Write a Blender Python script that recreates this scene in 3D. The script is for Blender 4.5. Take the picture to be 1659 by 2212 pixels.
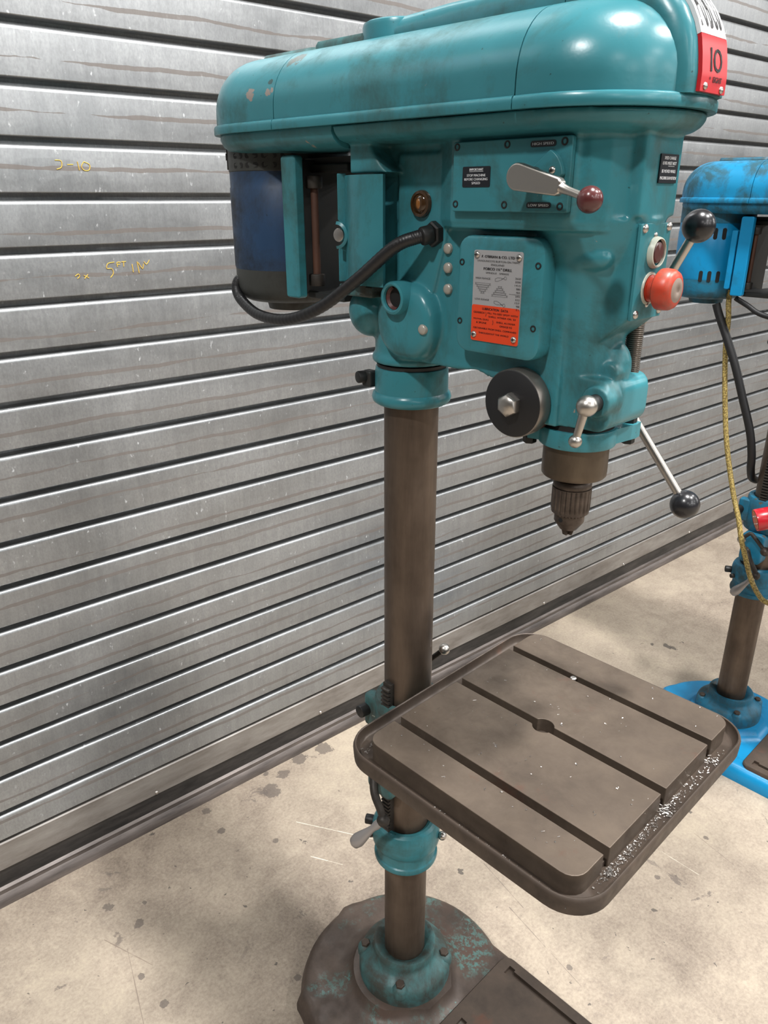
import bpy, bmesh, math, random
from mathutils import Matrix, Vector
from math import sin, cos, pi, radians, sqrt

for o in list(bpy.data.objects):
    bpy.data.objects.remove(o, do_unlink=True)
S = bpy.context.scene
COL = S.collection

# ------------------------------------------------------------------ camera
cam_d = bpy.data.cameras.new('camera')
cam = bpy.data.objects.new('camera', cam_d)
COL.objects.link(cam)
yaw, pitch, roll = radians(39.73212), radians(22.39032), radians(-0.0865)
fwd = Vector((sin(yaw)*cos(pitch), cos(yaw)*cos(pitch), -sin(pitch)))
rgt0 = Vector((cos(yaw), -sin(yaw), 0))
up0 = rgt0.cross(fwd)
rgt = cos(roll)*rgt0 + sin(roll)*up0
upv = -sin(roll)*rgt0 + cos(roll)*up0
M = Matrix((rgt, upv, -fwd)).transposed().to_4x4()
M.translation = Vector((0, -1.69756, 1.64649))
cam.matrix_world = M
cam_d.sensor_fit = 'VERTICAL'
cam_d.sensor_height = 36.0
cam_d.lens = 36.0*1644.563/2212.0
cam_d.clip_start = 0.01
S.camera = cam

# ------------------------------------------------------------------ world, ceiling lamps and added fill lamps
w = bpy.data.worlds.new('hall'); S.world = w; w.use_nodes = True
w.node_tree.nodes['Background'].inputs[0].default_value = (0.93, 0.96, 1.0, 1)
w.node_tree.nodes['Background'].inputs[1].default_value = 0.03

def lamp(x, y, z, e, size=0.34, col=(1.0, 0.985, 0.965)):
    d = bpy.data.lights.new('bay_and_fill_lamp', 'AREA'); d.shape = 'DISK'; d.size = size
    d.energy = e; d.color = col
    o = bpy.data.objects.new('bay_and_fill_lamp', d); COL.objects.link(o)
    o.location = (x, y, z)
    return o
LAMPS = [(-2.3, -1.9, 5.0, 200), (1.2, -1.8, 5.2, 290), (2.5, -3.2, 5.0, 210), (5.6, -2.6, 5.4, 170), (-3.2, -7.0, 5.6, 90), (1.6, -7.0, 5.6, 90), (5.0, -8.0, 5.6, 110),  # the front-right lamp is an added fill for the floor
         (0.4, -10.5, 5.8, 180), (-3.6, -13.0, 5.8, 250), (4.4, -14.0, 5.8, 300), (0.4, -18.0, 5.8, 420), (7.5, -17.0, 5.8, 420), (11.0, -5.5, 5.6, 240), (15.0, -9.0, 5.8, 360), (21.0, -10.0, 5.8, 520), (20.0, -15.0, 5.8, 520)]  # unseen far lamps added to brighten the upper and right-hand slats
for l in LAMPS:
    lamp(*l)

S.view_settings.view_transform = 'Standard'
S.view_settings.look = 'None'
S.view_settings.gamma = 1.0
S.view_settings.use_curve_mapping = False
S.view_settings.exposure = -0.05

# ------------------------------------------------------------------ materials
MATS = {}
def mat(name, col, rough=.5, metal=0., coat=0.):
    m = bpy.data.materials.new(name); m.use_nodes = True
    b = m.node_tree.nodes['Principled BSDF']
    b.inputs['Base Color'].default_value = (*col, 1)
    b.inputs['Roughness'].default_value = rough
    b.inputs['Metallic'].default_value = metal
    if coat: b.inputs['Coat Weight'].default_value = coat
    MATS[name] = m
    return m

class NT:
    """tiny node helper"""
    def __init__(s, m):
        s.t = m.node_tree; s.b = s.t.nodes['Principled BSDF']
    def n(s, typ, **kw):
        nd = s.t.nodes.new(typ)
        for k, v in kw.items(): setattr(nd, k, v)
        return nd
    def l(s, a, b): s.t.links.new(a, b)
    def coord(s, kind='Object', scale=(1, 1, 1)):
        tc = s.n('ShaderNodeTexCoord'); mp = s.n('ShaderNodeMapping')
        mp.inputs['Scale'].default_value = scale
        s.l(tc.outputs[kind], mp.inputs['Vector'])
        return mp.outputs[0]
    def noise(s, vec, scale, detail=5, rough=.6, dist=0.):
        n = s.n('ShaderNodeTexNoise'); n.inputs['Scale'].default_value = scale
        n.inputs['Detail'].default_value = detail; n.inputs['Roughness'].default_value = rough
        n.inputs['Distortion'].default_value = dist
        s.l(vec, n.inputs['Vector']); return n.outputs['Fac']
    def ramp(s, fac, stops):
        r = s.n('ShaderNodeValToRGB'); e = r.color_ramp.elements
        while len(e) < len(stops): e.new(.5)
        for i, (p, c) in enumerate(stops):
            e[i].position = p; e[i].color = (*c, 1) if isinstance(c, tuple) else (c, c, c, 1)
        s.l(fac, r.inputs[0]); return r.outputs[0]
    def mix(s, fac, a, b):
        m = s.n('ShaderNodeMix', data_type='RGBA')
        for sock, v in ((m.inputs[0], fac), (m.inputs[6], a), (m.inputs[7], b)):
            if isinstance(v, tuple): sock.default_value = (*v, 1)
            elif isinstance(v, (int, float)): sock.default_value = v
            else: s.l(v, sock)
        return m.outputs[2]
    def math(s, op, a, b=None):
        m = s.n('ShaderNodeMath', operation=op)
        for i, v in enumerate((a, b)):
            if v is None: continue
            if isinstance(v, (int, float)): m.inputs[i].default_value = v
            else: s.l(v, m.inputs[i])
        return m.outputs[0]
    def blob(s, vec, c, r, wob=None, soft=.0):
        d = s.n('ShaderNodeVectorMath', operation='DISTANCE'); s.l(vec, d.inputs[0]); d.inputs[1].default_value = c
        v = d.outputs['Value']
        if wob is not None: v = s.math('ADD', v, s.math('MULTIPLY', s.math('SUBTRACT', wob, .5), r*3.2))
        return s.math('LESS_THAN', v, r)
    def seg(s, vec, a, b, wd, wob):
        a = Vector(a); b = Vector(b); d = b-a
        q = s.n('ShaderNodeVectorMath', operation='SUBTRACT'); s.l(vec, q.inputs[0]); q.inputs[1].default_value = a
        dt = s.n('ShaderNodeVectorMath', operation='DOT_PRODUCT'); s.l(q.outputs[0], dt.inputs[0]); dt.inputs[1].default_value = d/d.length_squared
        cl = s.n('ShaderNodeClamp'); s.l(dt.outputs['Value'], cl.inputs[0])
        sc = s.n('ShaderNodeVectorMath', operation='SCALE'); sc.inputs[0].default_value = d; s.l(cl.outputs[0], sc.inputs['Scale'])
        ds = s.n('ShaderNodeVectorMath', operation='DISTANCE'); s.l(q.outputs[0], ds.inputs[0]); s.l(sc.outputs[0], ds.inputs[1])
        return s.math('LESS_THAN', s.math('ADD', ds.outputs['Value'], s.math('MULTIPLY', s.math('SUBTRACT', wob, .45), wd*5)), wd)
    def bump(s, h, strength=.1, dist=.002):
        b = s.n('ShaderNodeBump'); b.inputs['Strength'].default_value = strength
        b.inputs['Distance'].default_value = dist
        s.l(h, b.inputs['Height']); s.l(b.outputs[0], s.b.inputs['Normal'])

def paint(name, col, grime, chip, g0=.56, g1=.72, chips=.70, rough=.33, gamt=.8, gscale=7, blobs=()):
    m = mat(name, col, rough); k = NT(m); v = k.coord()
    tone = k.ramp(k.noise(v, 4, 4), [(.3, tuple(c*.82 for c in col)), (.7, tuple(min(1, c*1.12) for c in col))])
    streak = k.noise(k.coord(scale=(1, 1, .22)), gscale*3.0, 5, .65)
    blot = k.noise(v, gscale, 7, .7, .4)
    gm = k.math('MULTIPLY', k.ramp(k.math('ADD', k.math('MULTIPLY', blot, .7), k.math('MULTIPLY', streak, .3)), [(g0, 0.), (g1, 1.)]), gamt)
    c = k.mix(gm, tone, grime)
    cm = k.ramp(k.noise(v, 26, 4, .6), [(chips, 0.), (chips+.015, 1.)])
    c = k.mix(cm, c, chip)
    if blobs:
        wob = k.noise(v, 90, 4, .65)
        for bc_, br_, bcol in blobs: c = k.mix(k.math('MULTIPLY', k.blob(v, bc_, br_, wob), .85), c, bcol)
    sp = k.ramp(k.noise(v, 150, 2, .5), [(.74, 0.), (.77, .7)])
    c = k.mix(sp, c, tuple(g*.6 for g in grime))
    k.l(c, k.b.inputs['Base Color'])
    r = k.ramp(gm, [(0., rough), (1., .62)])
    k.l(r, k.b.inputs['Roughness'])
    k.b.inputs['Specular IOR Level'].default_value = .38
    k.bump(k.math('ADD', k.noise(v, 55, 3), k.math('MULTIPLY', cm, -.6)), .18, .0012)
    return m

TEAL = (.038, .198, .234)
paint('teal_paint', TEAL, (.026, .052, .040), (.30, .25, .21), .475, .64, .725, .28, .80, 7,
      [((-.2105, -.1223, 1.7835), .0085, (.27, .20, .17)), ((-.1690, -.1223, 1.7835), .0055, (.27, .20, .17)), ((-.1600, -.1215, 1.7865), .003, (.27, .20, .17)),
       ((-.1680, -.1200, 1.7985), .005, (.035, .055, .050)), ((-.1655, -.1190, 1.8050), .004, (.035, .055, .050)), ((-.128, -.095, 1.825), .011, (.050, .060, .045)), ((-.140, -.098, 1.823), .008, (.050, .060, .045))])
paint('teal_paint_worn', (.050, .150, .155), (.042, .034, .026), (.24, .26, .22), .40, .56, .68, .40, .88, 12)
def worn_base(name, metal_a, metal_b, col):
    m = mat(name, metal_a, .5, .15); k = NT(m); v = k.coord()
    c = k.ramp(k.noise(v, 12, 7, .7), [(.32, metal_b), (.68, metal_a)])
    c = k.mix(k.ramp(k.noise(v, 6, 5, .6), [(.56, 0.), (.72, .6)]), c, (.10, .050, .038))
    a = k.ramp(k.noise(v, 6.5, 4, .6, .3), [(.50, 0.), (.62, 1.)]); b = k.ramp(k.noise(v, 85, 6, .8), [(.49, 0.), (.56, 1.)])
    big = k.ramp(k.noise(v, 17, 5, .6), [(.69, 0.), (.70, 1.)])
    c = k.mix(k.math('MAXIMUM', k.math('MULTIPLY', k.math('MULTIPLY', a, b), .8), k.math('MULTIPLY', big, .85)), c, col)
    k.l(c, k.b.inputs['Base Color'])
    k.l(k.ramp(k.noise(v, 30, 4), [(.3, .38), (.7, .62)]), k.b.inputs['Roughness'])
    k.bump(k.noise(v, 60, 5), .15, .0015)
worn_base('teal_base_worn', (.105, .078, .062), (.050, .036, .029), (.085, .20, .185))
paint('blue_paint', (.006, .215, .420), (.020, .060, .065), (.10, .09, .07), .43, .56, .70, .38, .85, 11)
paint('blue_paint_dirty', (.010, .150, .260), (.030, .045, .040), (.10, .08, .06), .44, .60, .66, .45, .85, 11)
paint('motor_blue', (.020, .052, .115), (.010, .011, .012), (.02, .02, .02), .43, .60, .80, .42, .92, 8)
paint('motor_bright_blue', (.004, .225, .470), (.012, .060, .075), (.02, .03, .03), .58, .74, .80, .35, .7, 8)
paint('grimy_grey', (.040, .043, .040), (.018, .015, .012), (.09, .06, .045), .46, .64, .74, .5, .85, 14)
paint('grimy_black', (.020, .022, .022), (.035, .028, .020), (.06, .04, .03), .5, .7, .72, .55, .8, 14)

def steel(name, c0, c1, rough, metal, scale=(1, 1, 1), ns=18, spots=None, bump=.1):
    m = mat(name, c0, rough, metal); k = NT(m); v = k.coord(scale=scale)
    a = k.noise(v, ns, 7, .65, .3); b = k.noise(k.coord(), ns*.28, 4, .6)
    f = k.math('ADD', k.math('MULTIPLY', a, .5), k.math('MULTIPLY', b, .5))
    c = k.ramp(f, [(.34, c1), (.64, c0)])
    if spots:
        c = k.mix(k.ramp(k.noise(k.coord(), 9, 6, .7), [(.60, 0.), (.72, .8)]), c, spots)
    k.l(c, k.b.inputs['Base Color'])
    k.l(k.ramp(a, [(.3, min(1, rough+.18)), (.7, rough-.06)]), k.b.inputs['Roughness'])
    k.bump(a, bump, .001)
    return m
steel('column_steel', (.150, .112, .085), (.060, .042, .030), .40, .55, (1, 1, .12), 30)
steel('table_iron', (.150, .116, .088), (.066, .049, .037), .40, .40, (1, 1, 1), 22, (.13, .060, .042))
steel('table_iron_dark', (.092, .068, .052), (.042, .031, .024), .46, .30, (1, 1, 1), 26, (.125, .052, .032))
steel('collar_bronze', (.150, .118, .085), (.070, .052, .036), .34, .65, (1, 1, .3), 20)
steel('chuck_steel', (.150, .125, .108), (.055, .043, .036), .38, .8, (1, 1, 1), 60)
steel('rusty_pin', (.120, .055, .035), (.060, .030, .022), .55, .3, (1, 1, .3), 40)
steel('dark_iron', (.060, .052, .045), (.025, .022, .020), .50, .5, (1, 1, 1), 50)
mat('bright_steel', (.50, .475, .44), .34, 1.)
mat('swarf_metal', (.34, .32, .30), .32, .9)
mat('screw_steel', (.52, .49, .46), .32, 1.)
mat('bolt_black', (.008, .008, .008), .5)
mat('black_plastic', (.012, .012, .014), .28, 0., .2)
mat('black_disc', (.007, .007, .008), .5)
mat('disc_edge', (.22, .20, .18), .38, .8)
mat('maroon_ball', (.085, .022, .022), .25, 0., .3)
mat('maroon_button', (.075, .022, .020), .4)
mat('recess_shade', (.004, .004, .004), .8)  # flat black painted in for the shade inside holes and slots
mat('amber_glass', (.045, .022, .008), .15, 0., .5)
mat('amber_eye', (.22, .085, .016), .3, 0., .6)
mat('cream_bezel', (.50, .52, .44), .4)
mat('plug_cap', (.36, .34, .30), .36, .2)
mat('label_black', (.008, .010, .014), .35)
mat('label_white', (.72, .74, .76), .5)
mat('label_silver', (.40, .40, .41), .42, .35)
mat('label_orange', (.66, .052, .009), .38)
mat('print_black', (.012, .011, .012), .5)
mat('badge_white', (.72, .72, .74), .35)
mat('badge_red', (.50, .014, .020), .32)
mat('conduit_black', (.009, .009, .010), .42)
mat('cable_black', (.008, .008, .009), .5)
mat('plug_red', (.46, .010, .020), .3, 0., .3)
mat('plug_pale', (.62, .58, .50), .45)
mat('spring_steel', (.16, .14, .12), .4, .8)
mat('chalk_yellow', (.62, .42, .075), .9)
mat('rubber', (.020, .019, .018), .7)
mat('bakelite_grey', (.30, .28, .27), .35, .2)

m = mat('button_red', (.46, .045, .020), .38); k = NT(m); v = k.coord()
k.l(k.mix(k.ramp(k.noise(v, 60, 4), [(.45, 0.), (.7, .8)]), (.46, .045, .020), (.17, .070, .045)), k.b.inputs['Base Color'])
m = mat('button_worn', (.22, .17, .14), .5)
m = mat('braided_cable', (.35, .26, .07), .5); k = NT(m)
k.l(k.mix(k.ramp(k.noise(k.coord(), 260, 2), [(.45, 0.), (.55, 1.)]), (.42, .32, .10), (.16, .11, .03)), k.b.inputs['Base Color'])

# galvanised shutter slats
m = mat('galvanised_slat', (.36, .365, .36), .36, .8); k = NT(m)
tc = k.n('ShaderNodeTexCoord'); oi = k.n('ShaderNodeObjectInfo')
cmb = k.n('ShaderNodeCombineXYZ'); k.l(k.math('MULTIPLY', oi.outputs['Random'], 37.), cmb.inputs[1])
add = k.n('ShaderNodeVectorMath', operation='ADD'); k.l(tc.outputs['Object'], add.inputs[0]); k.l(cmb.outputs[0], add.inputs[1])
def mp(scale):
    q = k.n('ShaderNodeMapping'); q.inputs['Scale'].default_value = scale
    k.l(add.outputs[0], q.inputs[0]); return q.outputs[0]
streak = k.noise(mp((1, 1, .10)), 60, 5, .7)
cloud = k.noise(mp((.5, 1, 1.4)), 5, 5, .65)
tone = k.ramp(k.math('ADD', k.math('MULTIPLY', streak, .4), k.math('MULTIPLY', cloud, .6)), [(.32, (.235, .246, .254)), (.68, (.405, .418, .426))])
speck = k.ramp(k.noise(mp((1, 1, .6)), 95, 3, .6), [(.66, 0.), (.76, .75)])
c = k.mix(speck, tone, (.62, .64, .66))
grain = k.noise(mp((1, 1, .5)), 240, 3, .7)
c = k.mix(k.ramp(grain, [(.35, .35), (.6, 0.)]), c, (.19, .195, .20))
sx = k.n('ShaderNodeSeparateXYZ'); k.l(tc.outputs['Object'], sx.inputs[0])
wob = k.noise(mp((1, 1, 0)), 2.6, 5, .6)
off = k.math('ADD', k.math('ADD', k.math('MULTIPLY', wob, .030), .014), k.math('MULTIPLY', oi.outputs['Random'], .026))
dist = k.math('ABSOLUTE', k.math('SUBTRACT', sx.outputs['Z'], off))
wid = k.math('MULTIPLY', k.ramp(k.noise(mp((1, 1, 0)), 3.1, 4, .6), [(.34, 0.), (.50, 1.)]), .0050)
line = k.math('LESS_THAN', k.math('ADD', dist, k.math('MULTIPLY', k.noise(mp((1, 1, 1)), 120, 2), .0012)), wid)
dirtf = k.math('MULTIPLY', line, .75)
c = k.mix(dirtf, c, (.120, .098, .084))
k.l(c, k.b.inputs['Base Color'])
k.l(k.math('SUBTRACT', .68, k.math('MULTIPLY', k.math('MAXIMUM', dirtf, speck), .7)), k.b.inputs['Metallic'])
k.l(k.ramp(cloud, [(.3, .30), (.7, .44)]), k.b.inputs['Roughness'])
k.bump(cloud, .12, .004)

m = mat('shutter_rail', (.30, .285, .265), .5, .5); k = NT(m); v = k.coord(scale=(.5, 1, 2))
k.l(k.ramp(k.noise(v, 9, 7, .7), [(.3, (.17, .15, .135)), (.68, (.35, .335, .315))]), k.b.inputs['Base Color'])
m = mat('shutter_seal', (.03, .028, .027), .55); k = NT(m); v = k.coord(scale=(.4, 1, 2))
k.l(k.ramp(k.noise(v, 14, 7, .75), [(.38, (.008, .008, .008)), (.78, (.060, .053, .049))]), k.b.inputs['Base Color'])
m = mat('sill_metal', (.22, .19, .175), .45, .4); k = NT(m); v = k.coord(scale=(.3, 1, 3))
k.l(k.ramp(k.noise(v, 14, 7, .7), [(.3, (.045, .038, .035)), (.7, (.185, .158, .145))]), k.b.inputs['Base Color'])

# concrete
m = mat('concrete', (.46, .38, .29), .62); k = NT(m); v = k.coord()
big = k.noise(v, 1.3, 6, .6, .6); mid = k.noise(v, 9, 9, .75, .4); fine = k.noise(v, 130, 5, .75)
f = k.math('ADD', k.math('ADD', k.math('MULTIPLY', big, .40), k.math('MULTIPLY', mid, .30)), k.math('MULTIPLY', fine, .30))
c = k.ramp(f, [(.38, (.150, .118, .092)), (.46, (.260, .212, .166)), (.53, (.345, .288, .225)), (.62, (.440, .372, .285))])
mott = k.ramp(k.noise(v, 34, 7, .8), [(.52, 0.), (.66, .55)])
c = k.mix(k.math('MULTIPLY', mott, k.ramp(k.noise(v, 2.2, 4, .6), [(.40, 0.), (.62, 1.)])), c, (.185, .150, .125))
stain = k.math('MULTIPLY', k.ramp(k.noise(v, 7.5, 8, .72, .9), [(.63, 0.), (.655, .75)]), k.ramp(k.noise(v, 1.7, 3, .5), [(.46, 0.), (.58, 1.)]))
c = k.mix(stain, c, (.125, .102, .088))
wv = k.n('ShaderNodeTexNoise'); wv.inputs['Scale'].default_value = 45; wv.inputs['Detail'].default_value = 4; k.l(v, wv.inputs['Vector'])
wa = k.n('ShaderNodeVectorMath', operation='SCALE'); k.l(wv.outputs['Color'], wa.inputs[0]); wa.inputs['Scale'].default_value = .045
wb = k.n('ShaderNodeVectorMath', operation='ADD'); k.l(v, wb.inputs[0]); k.l(wa.outputs[0], wb.inputs[1])
for sc_, rot_, asp, lo_, hi_, rr_ in ((16, .5, 1.0, .62, 1., .16), (9, -.35, .45, .72, 1., .17), (34, .2, 1., .55, 1., .14)):
    mpp = k.n('ShaderNodeMapping'); mpp.inputs['Rotation'].default_value = (0, 0, rot_); mpp.inputs['Scale'].default_value = (1, asp, 1)
    k.l(wb.outputs[0], mpp.inputs[0])
    vor = k.n('ShaderNodeTexVoronoi'); vor.inputs['Scale'].default_value = sc_; k.l(mpp.outputs[0], vor.inputs['Vector'])
    vs = k.n('ShaderNodeSeparateColor'); k.l(vor.outputs['Color'], vs.inputs[0])
    rad = k.math('MULTIPLY', k.ramp(vs.outputs[0], [(lo_, 0.), (hi_, 1.)]), rr_)
    spot = k.math('LESS_THAN', k.math('ADD', vor.outputs['Distance'], .02), rad)
    c = k.mix(k.math('MULTIPLY', spot, .82), c, (.075, .064, .056))
wob_ = k.noise(v, 38, 5, .7)
for X_, Y_, r_ in [(0.886, -0.097, 0.042), (0.954, -0.06, 0.032), (0.914, -0.026, 0.014), (1.028, -0.034, 0.038), (1.123, -0.041, 0.045), (0.698, -0.046, 0.022), (0.697, -0.144, 0.018), (0.356, -0.185, 0.019), (0.395, -0.278, 0.018), (0.355, 0.062, 0.015), (0.431, -0.229, 0.009), (0.342, -0.414, 0.013), (0.356, -0.507, 0.014), (0.618, -0.646, 0.013), (0.794, -0.269, 0.012), (1.732, -0.808, 0.025), (1.38, -0.89, 0.025), (1.277, -0.834, 0.017), (1.496, -1.016, 0.012), (2.016, -0.569, 0.025), (1.719, -1.029, 0.01), (1.113, -1.027, 0.011), (0.976, -0.992, 0.009)]:
    c = k.mix(k.math('MULTIPLY', k.blob(v, (X_, Y_, 0), r_*.62, wob_), .72), c, (.100, .082, .072))
wob2 = k.noise(v, 14, 4, .6)
for xa, ya, xb, yb, wd_, col_ in [(0.876, -0.249, 1.016, -0.454, .0011, (.80, .74, .62)), (0.838, -0.378, 0.887, -0.455, .0009, (.80, .74, .62)), (1.18, -0.694, 1.155, -0.852, .0009, (.15, .12, .10)), (1.129, -0.829, 1.097, -1.072, .0010, (.15, .12, .10)), (1.709, -1.0, 1.685, -1.145, .0011, (.16, .12, .10)), (1.581, -0.978, 1.587, -1.082, .0009, (.80, .74, .62)), (0.313, -0.267, 0.375, -0.404, .0010, (.18, .14, .11)), (0.346, -0.326, 0.302, -0.52, .0009, (.18, .14, .11)), (1.05, -.30, 1.35, -.62, .0009, (.75, .68, .56)), (1.5, -.45, 1.95, -.70, .0009, (.70, .64, .54))]:
    c = k.mix(k.math('MULTIPLY', k.seg(v, (xa, ya, 0), (xb, yb, 0), wd_, wob2), .7), c, col_)
# long pale scuffs and thin dark hairlines
def scratches(angle, sc, lo, hi):
    mpp = k.n('ShaderNodeMapping'); mpp.inputs['Rotation'].default_value = (0, 0, angle); mpp.inputs['Scale'].default_value = (.35, 14, 1)
    t = k.n('ShaderNodeTexCoord'); k.l(t.outputs['Object'], mpp.inputs[0])
    return k.ramp(k.noise(mpp.outputs[0], sc, 3, .55), [(lo, 0.), (hi, .7)])
c = k.mix(scratches(.62, 3.2, .745, .765), c, (.72, .66, .55))
c = k.mix(scratches(-.45, 2.7, .76, .775), c, (.16, .13, .10))
k.l(c, k.b.inputs['Base Color'])
k.l(k.ramp(mid, [(.3, .72), (.7, .52)]), k.b.inputs['Roughness'])
k.bump(k.math('ADD', fine, k.math('MULTIPLY', mid, .6)), .22, .002)

# ------------------------------------------------------------------ mesh helpers
ROOT_AX = {'x': Vector((1, 0, 0)), 'y': Vector((0, 1, 0)), 'z': Vector((0, 0, 1))}

class MB:
    def __init__(s): s.bm = bmesh.new()
    def poly_prism(s, pts, axis, a, b):
        """pts 2D outline, extruded along axis from a to b. axis z: (x,y); y: (x,z); x: (y,z)"""
        f = {'z': lambda p, t: (p[0], p[1], t), 'y': lambda p, t: (p[0], t, p[1]), 'x': lambda p, t: (t, p[0], p[1])}[axis]
        A = [s.bm.verts.new(f(p, a)) for p in pts]; B = [s.bm.verts.new(f(p, b)) for p in pts]
        n = len(pts)
        s.bm.faces.new(A); s.bm.faces.new(B[::-1])
        for i in range(n):
            s.bm.faces.new((A[i], B[i], B[(i+1) % n], A[(i+1) % n]))
        return s
    def box(s, x0, x1, y0, y1, z0, z1):
        return s.poly_prism([(x0, y0), (x1, y0), (x1, y1), (x0, y1)], 'z', z0, z1)
    def loft(s, rings, closed=True, cap=True):
        R = [[s.bm.verts.new(p) for p in r] for r in rings]
        n = len(R[0])
        for a, b in zip(R[:-1], R[1:]):
            for i in range(n if closed else n-1):
                s.bm.faces.new((a[i], a[(i+1) % n], b[(i+1) % n], b[i]))
        if cap:
            s.bm.faces.new(R[0][::-1]); s.bm.faces.new(R[-1])
        return s
    def lathe(s, prof, c=(0, 0, 0), d=(0, 0, 1), seg=32, cap=True, a0=0., a1=2*pi):
        """prof: (radius, distance along d)"""
        d = Vector(d).normalized(); t = Vector((1, 0, 0)) if abs(d.x) < .9 else Vector((0, 1, 0))
        u = d.cross(t).normalized(); v = d.cross(u); c = Vector(c)
        full = abs(a1-a0-2*pi) < 1e-6
        n = seg if full else seg+1
        rings = []
        for r, h in prof:
            rings.append([c+d*h+(u*cos(a0+(a1-a0)*i/seg)+v*sin(a0+(a1-a0)*i/seg))*max(r, 1e-5) for i in range(n)])
        return s.loft(rings, full, cap and full)
    def cyl(s, p0, p1, r0, r1=None, seg=24):
        p0 = Vector(p0); p1 = Vector(p1); r1 = r0 if r1 is None else r1
        return s.lathe([(r0, 0), (r1, (p1-p0).length)], p0, p1-p0, seg)
    def rcyl(s, p0, p1, r, b=.002, seg=28):
        p0 = Vector(p0); p1 = Vector(p1); L = (p1-p0).length
        pr = [(r-b, 0), (r-b*.3, b*.3), (r, b), (r, L-b), (r-b*.3, L-b*.3), (r-b, L)]
        return s.lathe(pr, p0, p1-p0, seg)
    def sphere(s, c, r, seg=24, sc=(1, 1, 1)):
        n = max(8, seg//2); c = Vector(c)
        rings = []
        for i in range(n+1):
            a = pi*i/n; rr = max(r*sin(a), 1e-5)
            rings.append([c+Vector((rr*cos(2*pi*j/seg)*sc[0], rr*sin(2*pi*j/seg)*sc[1], -r*cos(a)*sc[2])) for j in range(seg)])
        return s.loft(rings)
    def tube(s, pts, r, seg=14, smooth=0, ridge=None):
        P = [Vector(p) for p in pts]
        if smooth:
            Q = []
            n = len(P)
            for i in range(n-1):
                p0, p1, p2, p3 = P[max(i-1, 0)], P[i], P[i+1], P[min(i+2, n-1)]
                for j in range(smooth):
                    t = j/smooth
                    Q.append(.5*((2*p1)+(p2-p0)*t+(2*p0-5*p1+4*p2-p3)*t*t+(3*p1-p0-3*p2+p3)*t**3))
            Q.append(P[-1]); P = Q
        rings = []; prev = None
        for i, p in enumerate(P):
            d = (P[min(i+1, len(P)-1)]-P[max(i-1, 0)]).normalized()
            if prev is None:
                t = Vector((0, 0, 1)) if abs(d.z) < .9 else Vector((1, 0, 0))
                u = d.cross(t).normalized()
            else:
                u = (prev-d*prev.dot(d)).normalized()
            v = d.cross(u); prev = u
            rr = r(i/(len(P)-1)) if callable(r) else r
            if ridge: rr *= ridge[i % len(ridge)]
            rings.append([p+(u*cos(2*pi*k/seg)+v*sin(2*pi*k/seg))*rr for k in range(seg)])
        return s.loft(rings)
    def hexa(s, c, d, af, h, seg=6):
        return s.lathe([(af*.52, 0), (af*.577, h*.12), (af*.577, h*.85), (af*.50, h)], c, d, 6)
    def xf(s, fn):
        for v in s.bm.verts: v.co = Vector(fn(v.co))
        return s
    def build(s, name, mname, parent=None, smooth=35, bevel=0, bseg=2, kind=None, label=None):
        bmesh.ops.recalc_face_normals(s.bm, faces=s.bm.faces[:])
        me = bpy.data.meshes.new(name); s.bm.to_mesh(me); s.bm.free()
        return mkobj(name, me, mname, parent, smooth, bevel, bseg, kind, label)

def mkobj(name, me, mname, parent=None, smooth=35, bevel=0, bseg=2, kind=None, label=None):
    me.materials.clear()
    me.materials.append(MATS[mname])
    if smooth:
        me.polygons.foreach_set('use_smooth', [True]*len(me.polygons))
        if smooth < 180: me.set_sharp_from_angle(angle=radians(smooth))
    o = bpy.data.objects.new(name, me); COL.objects.link(o)
    if parent: o.parent = parent
    if bevel:
        bv = o.modifiers.new('bevel', 'BEVEL'); bv.width = bevel; bv.segments = bseg
        bv.limit_method = 'ANGLE'; bv.angle_limit = radians(40); bv.harden_normals = True
    if kind: o['kind'] = kind
    if label: o['label'] = label
    return o

def tag(o, label, cat, group=None):
    o['label'] = label; o['category'] = cat
    if group: o['group'] = group
    return o
def empty(name, loc, rz=0):
    o = bpy.data.objects.new(name, None); COL.objects.link(o); o.location = loc; o.rotation_euler = (0, 0, rz)
    o.empty_display_size = .1
    return o
def rrect(x0, x1, z0, z1, r, n=5):
    P = []
    for cx, cz, a in ((x1-r, z0+r, -pi/2), (x1-r, z1-r, 0), (x0+r, z1-r, pi/2), (x0+r, z0+r, pi)):
        for i in range(n+1):
            t = a+pi/2*i/n; P.append((cx+r*cos(t), cz+r*sin(t)))
    return P
def stadium(w, xr, xf, z, n=18):
    P = [(xf+w*sin(pi*i/n), -w*cos(pi*i/n), z) for i in range(n+1)]
    P += [(xr-w*sin(pi*i/n), w*cos(pi*i/n), z) for i in range(n+1)]
    return P

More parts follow.
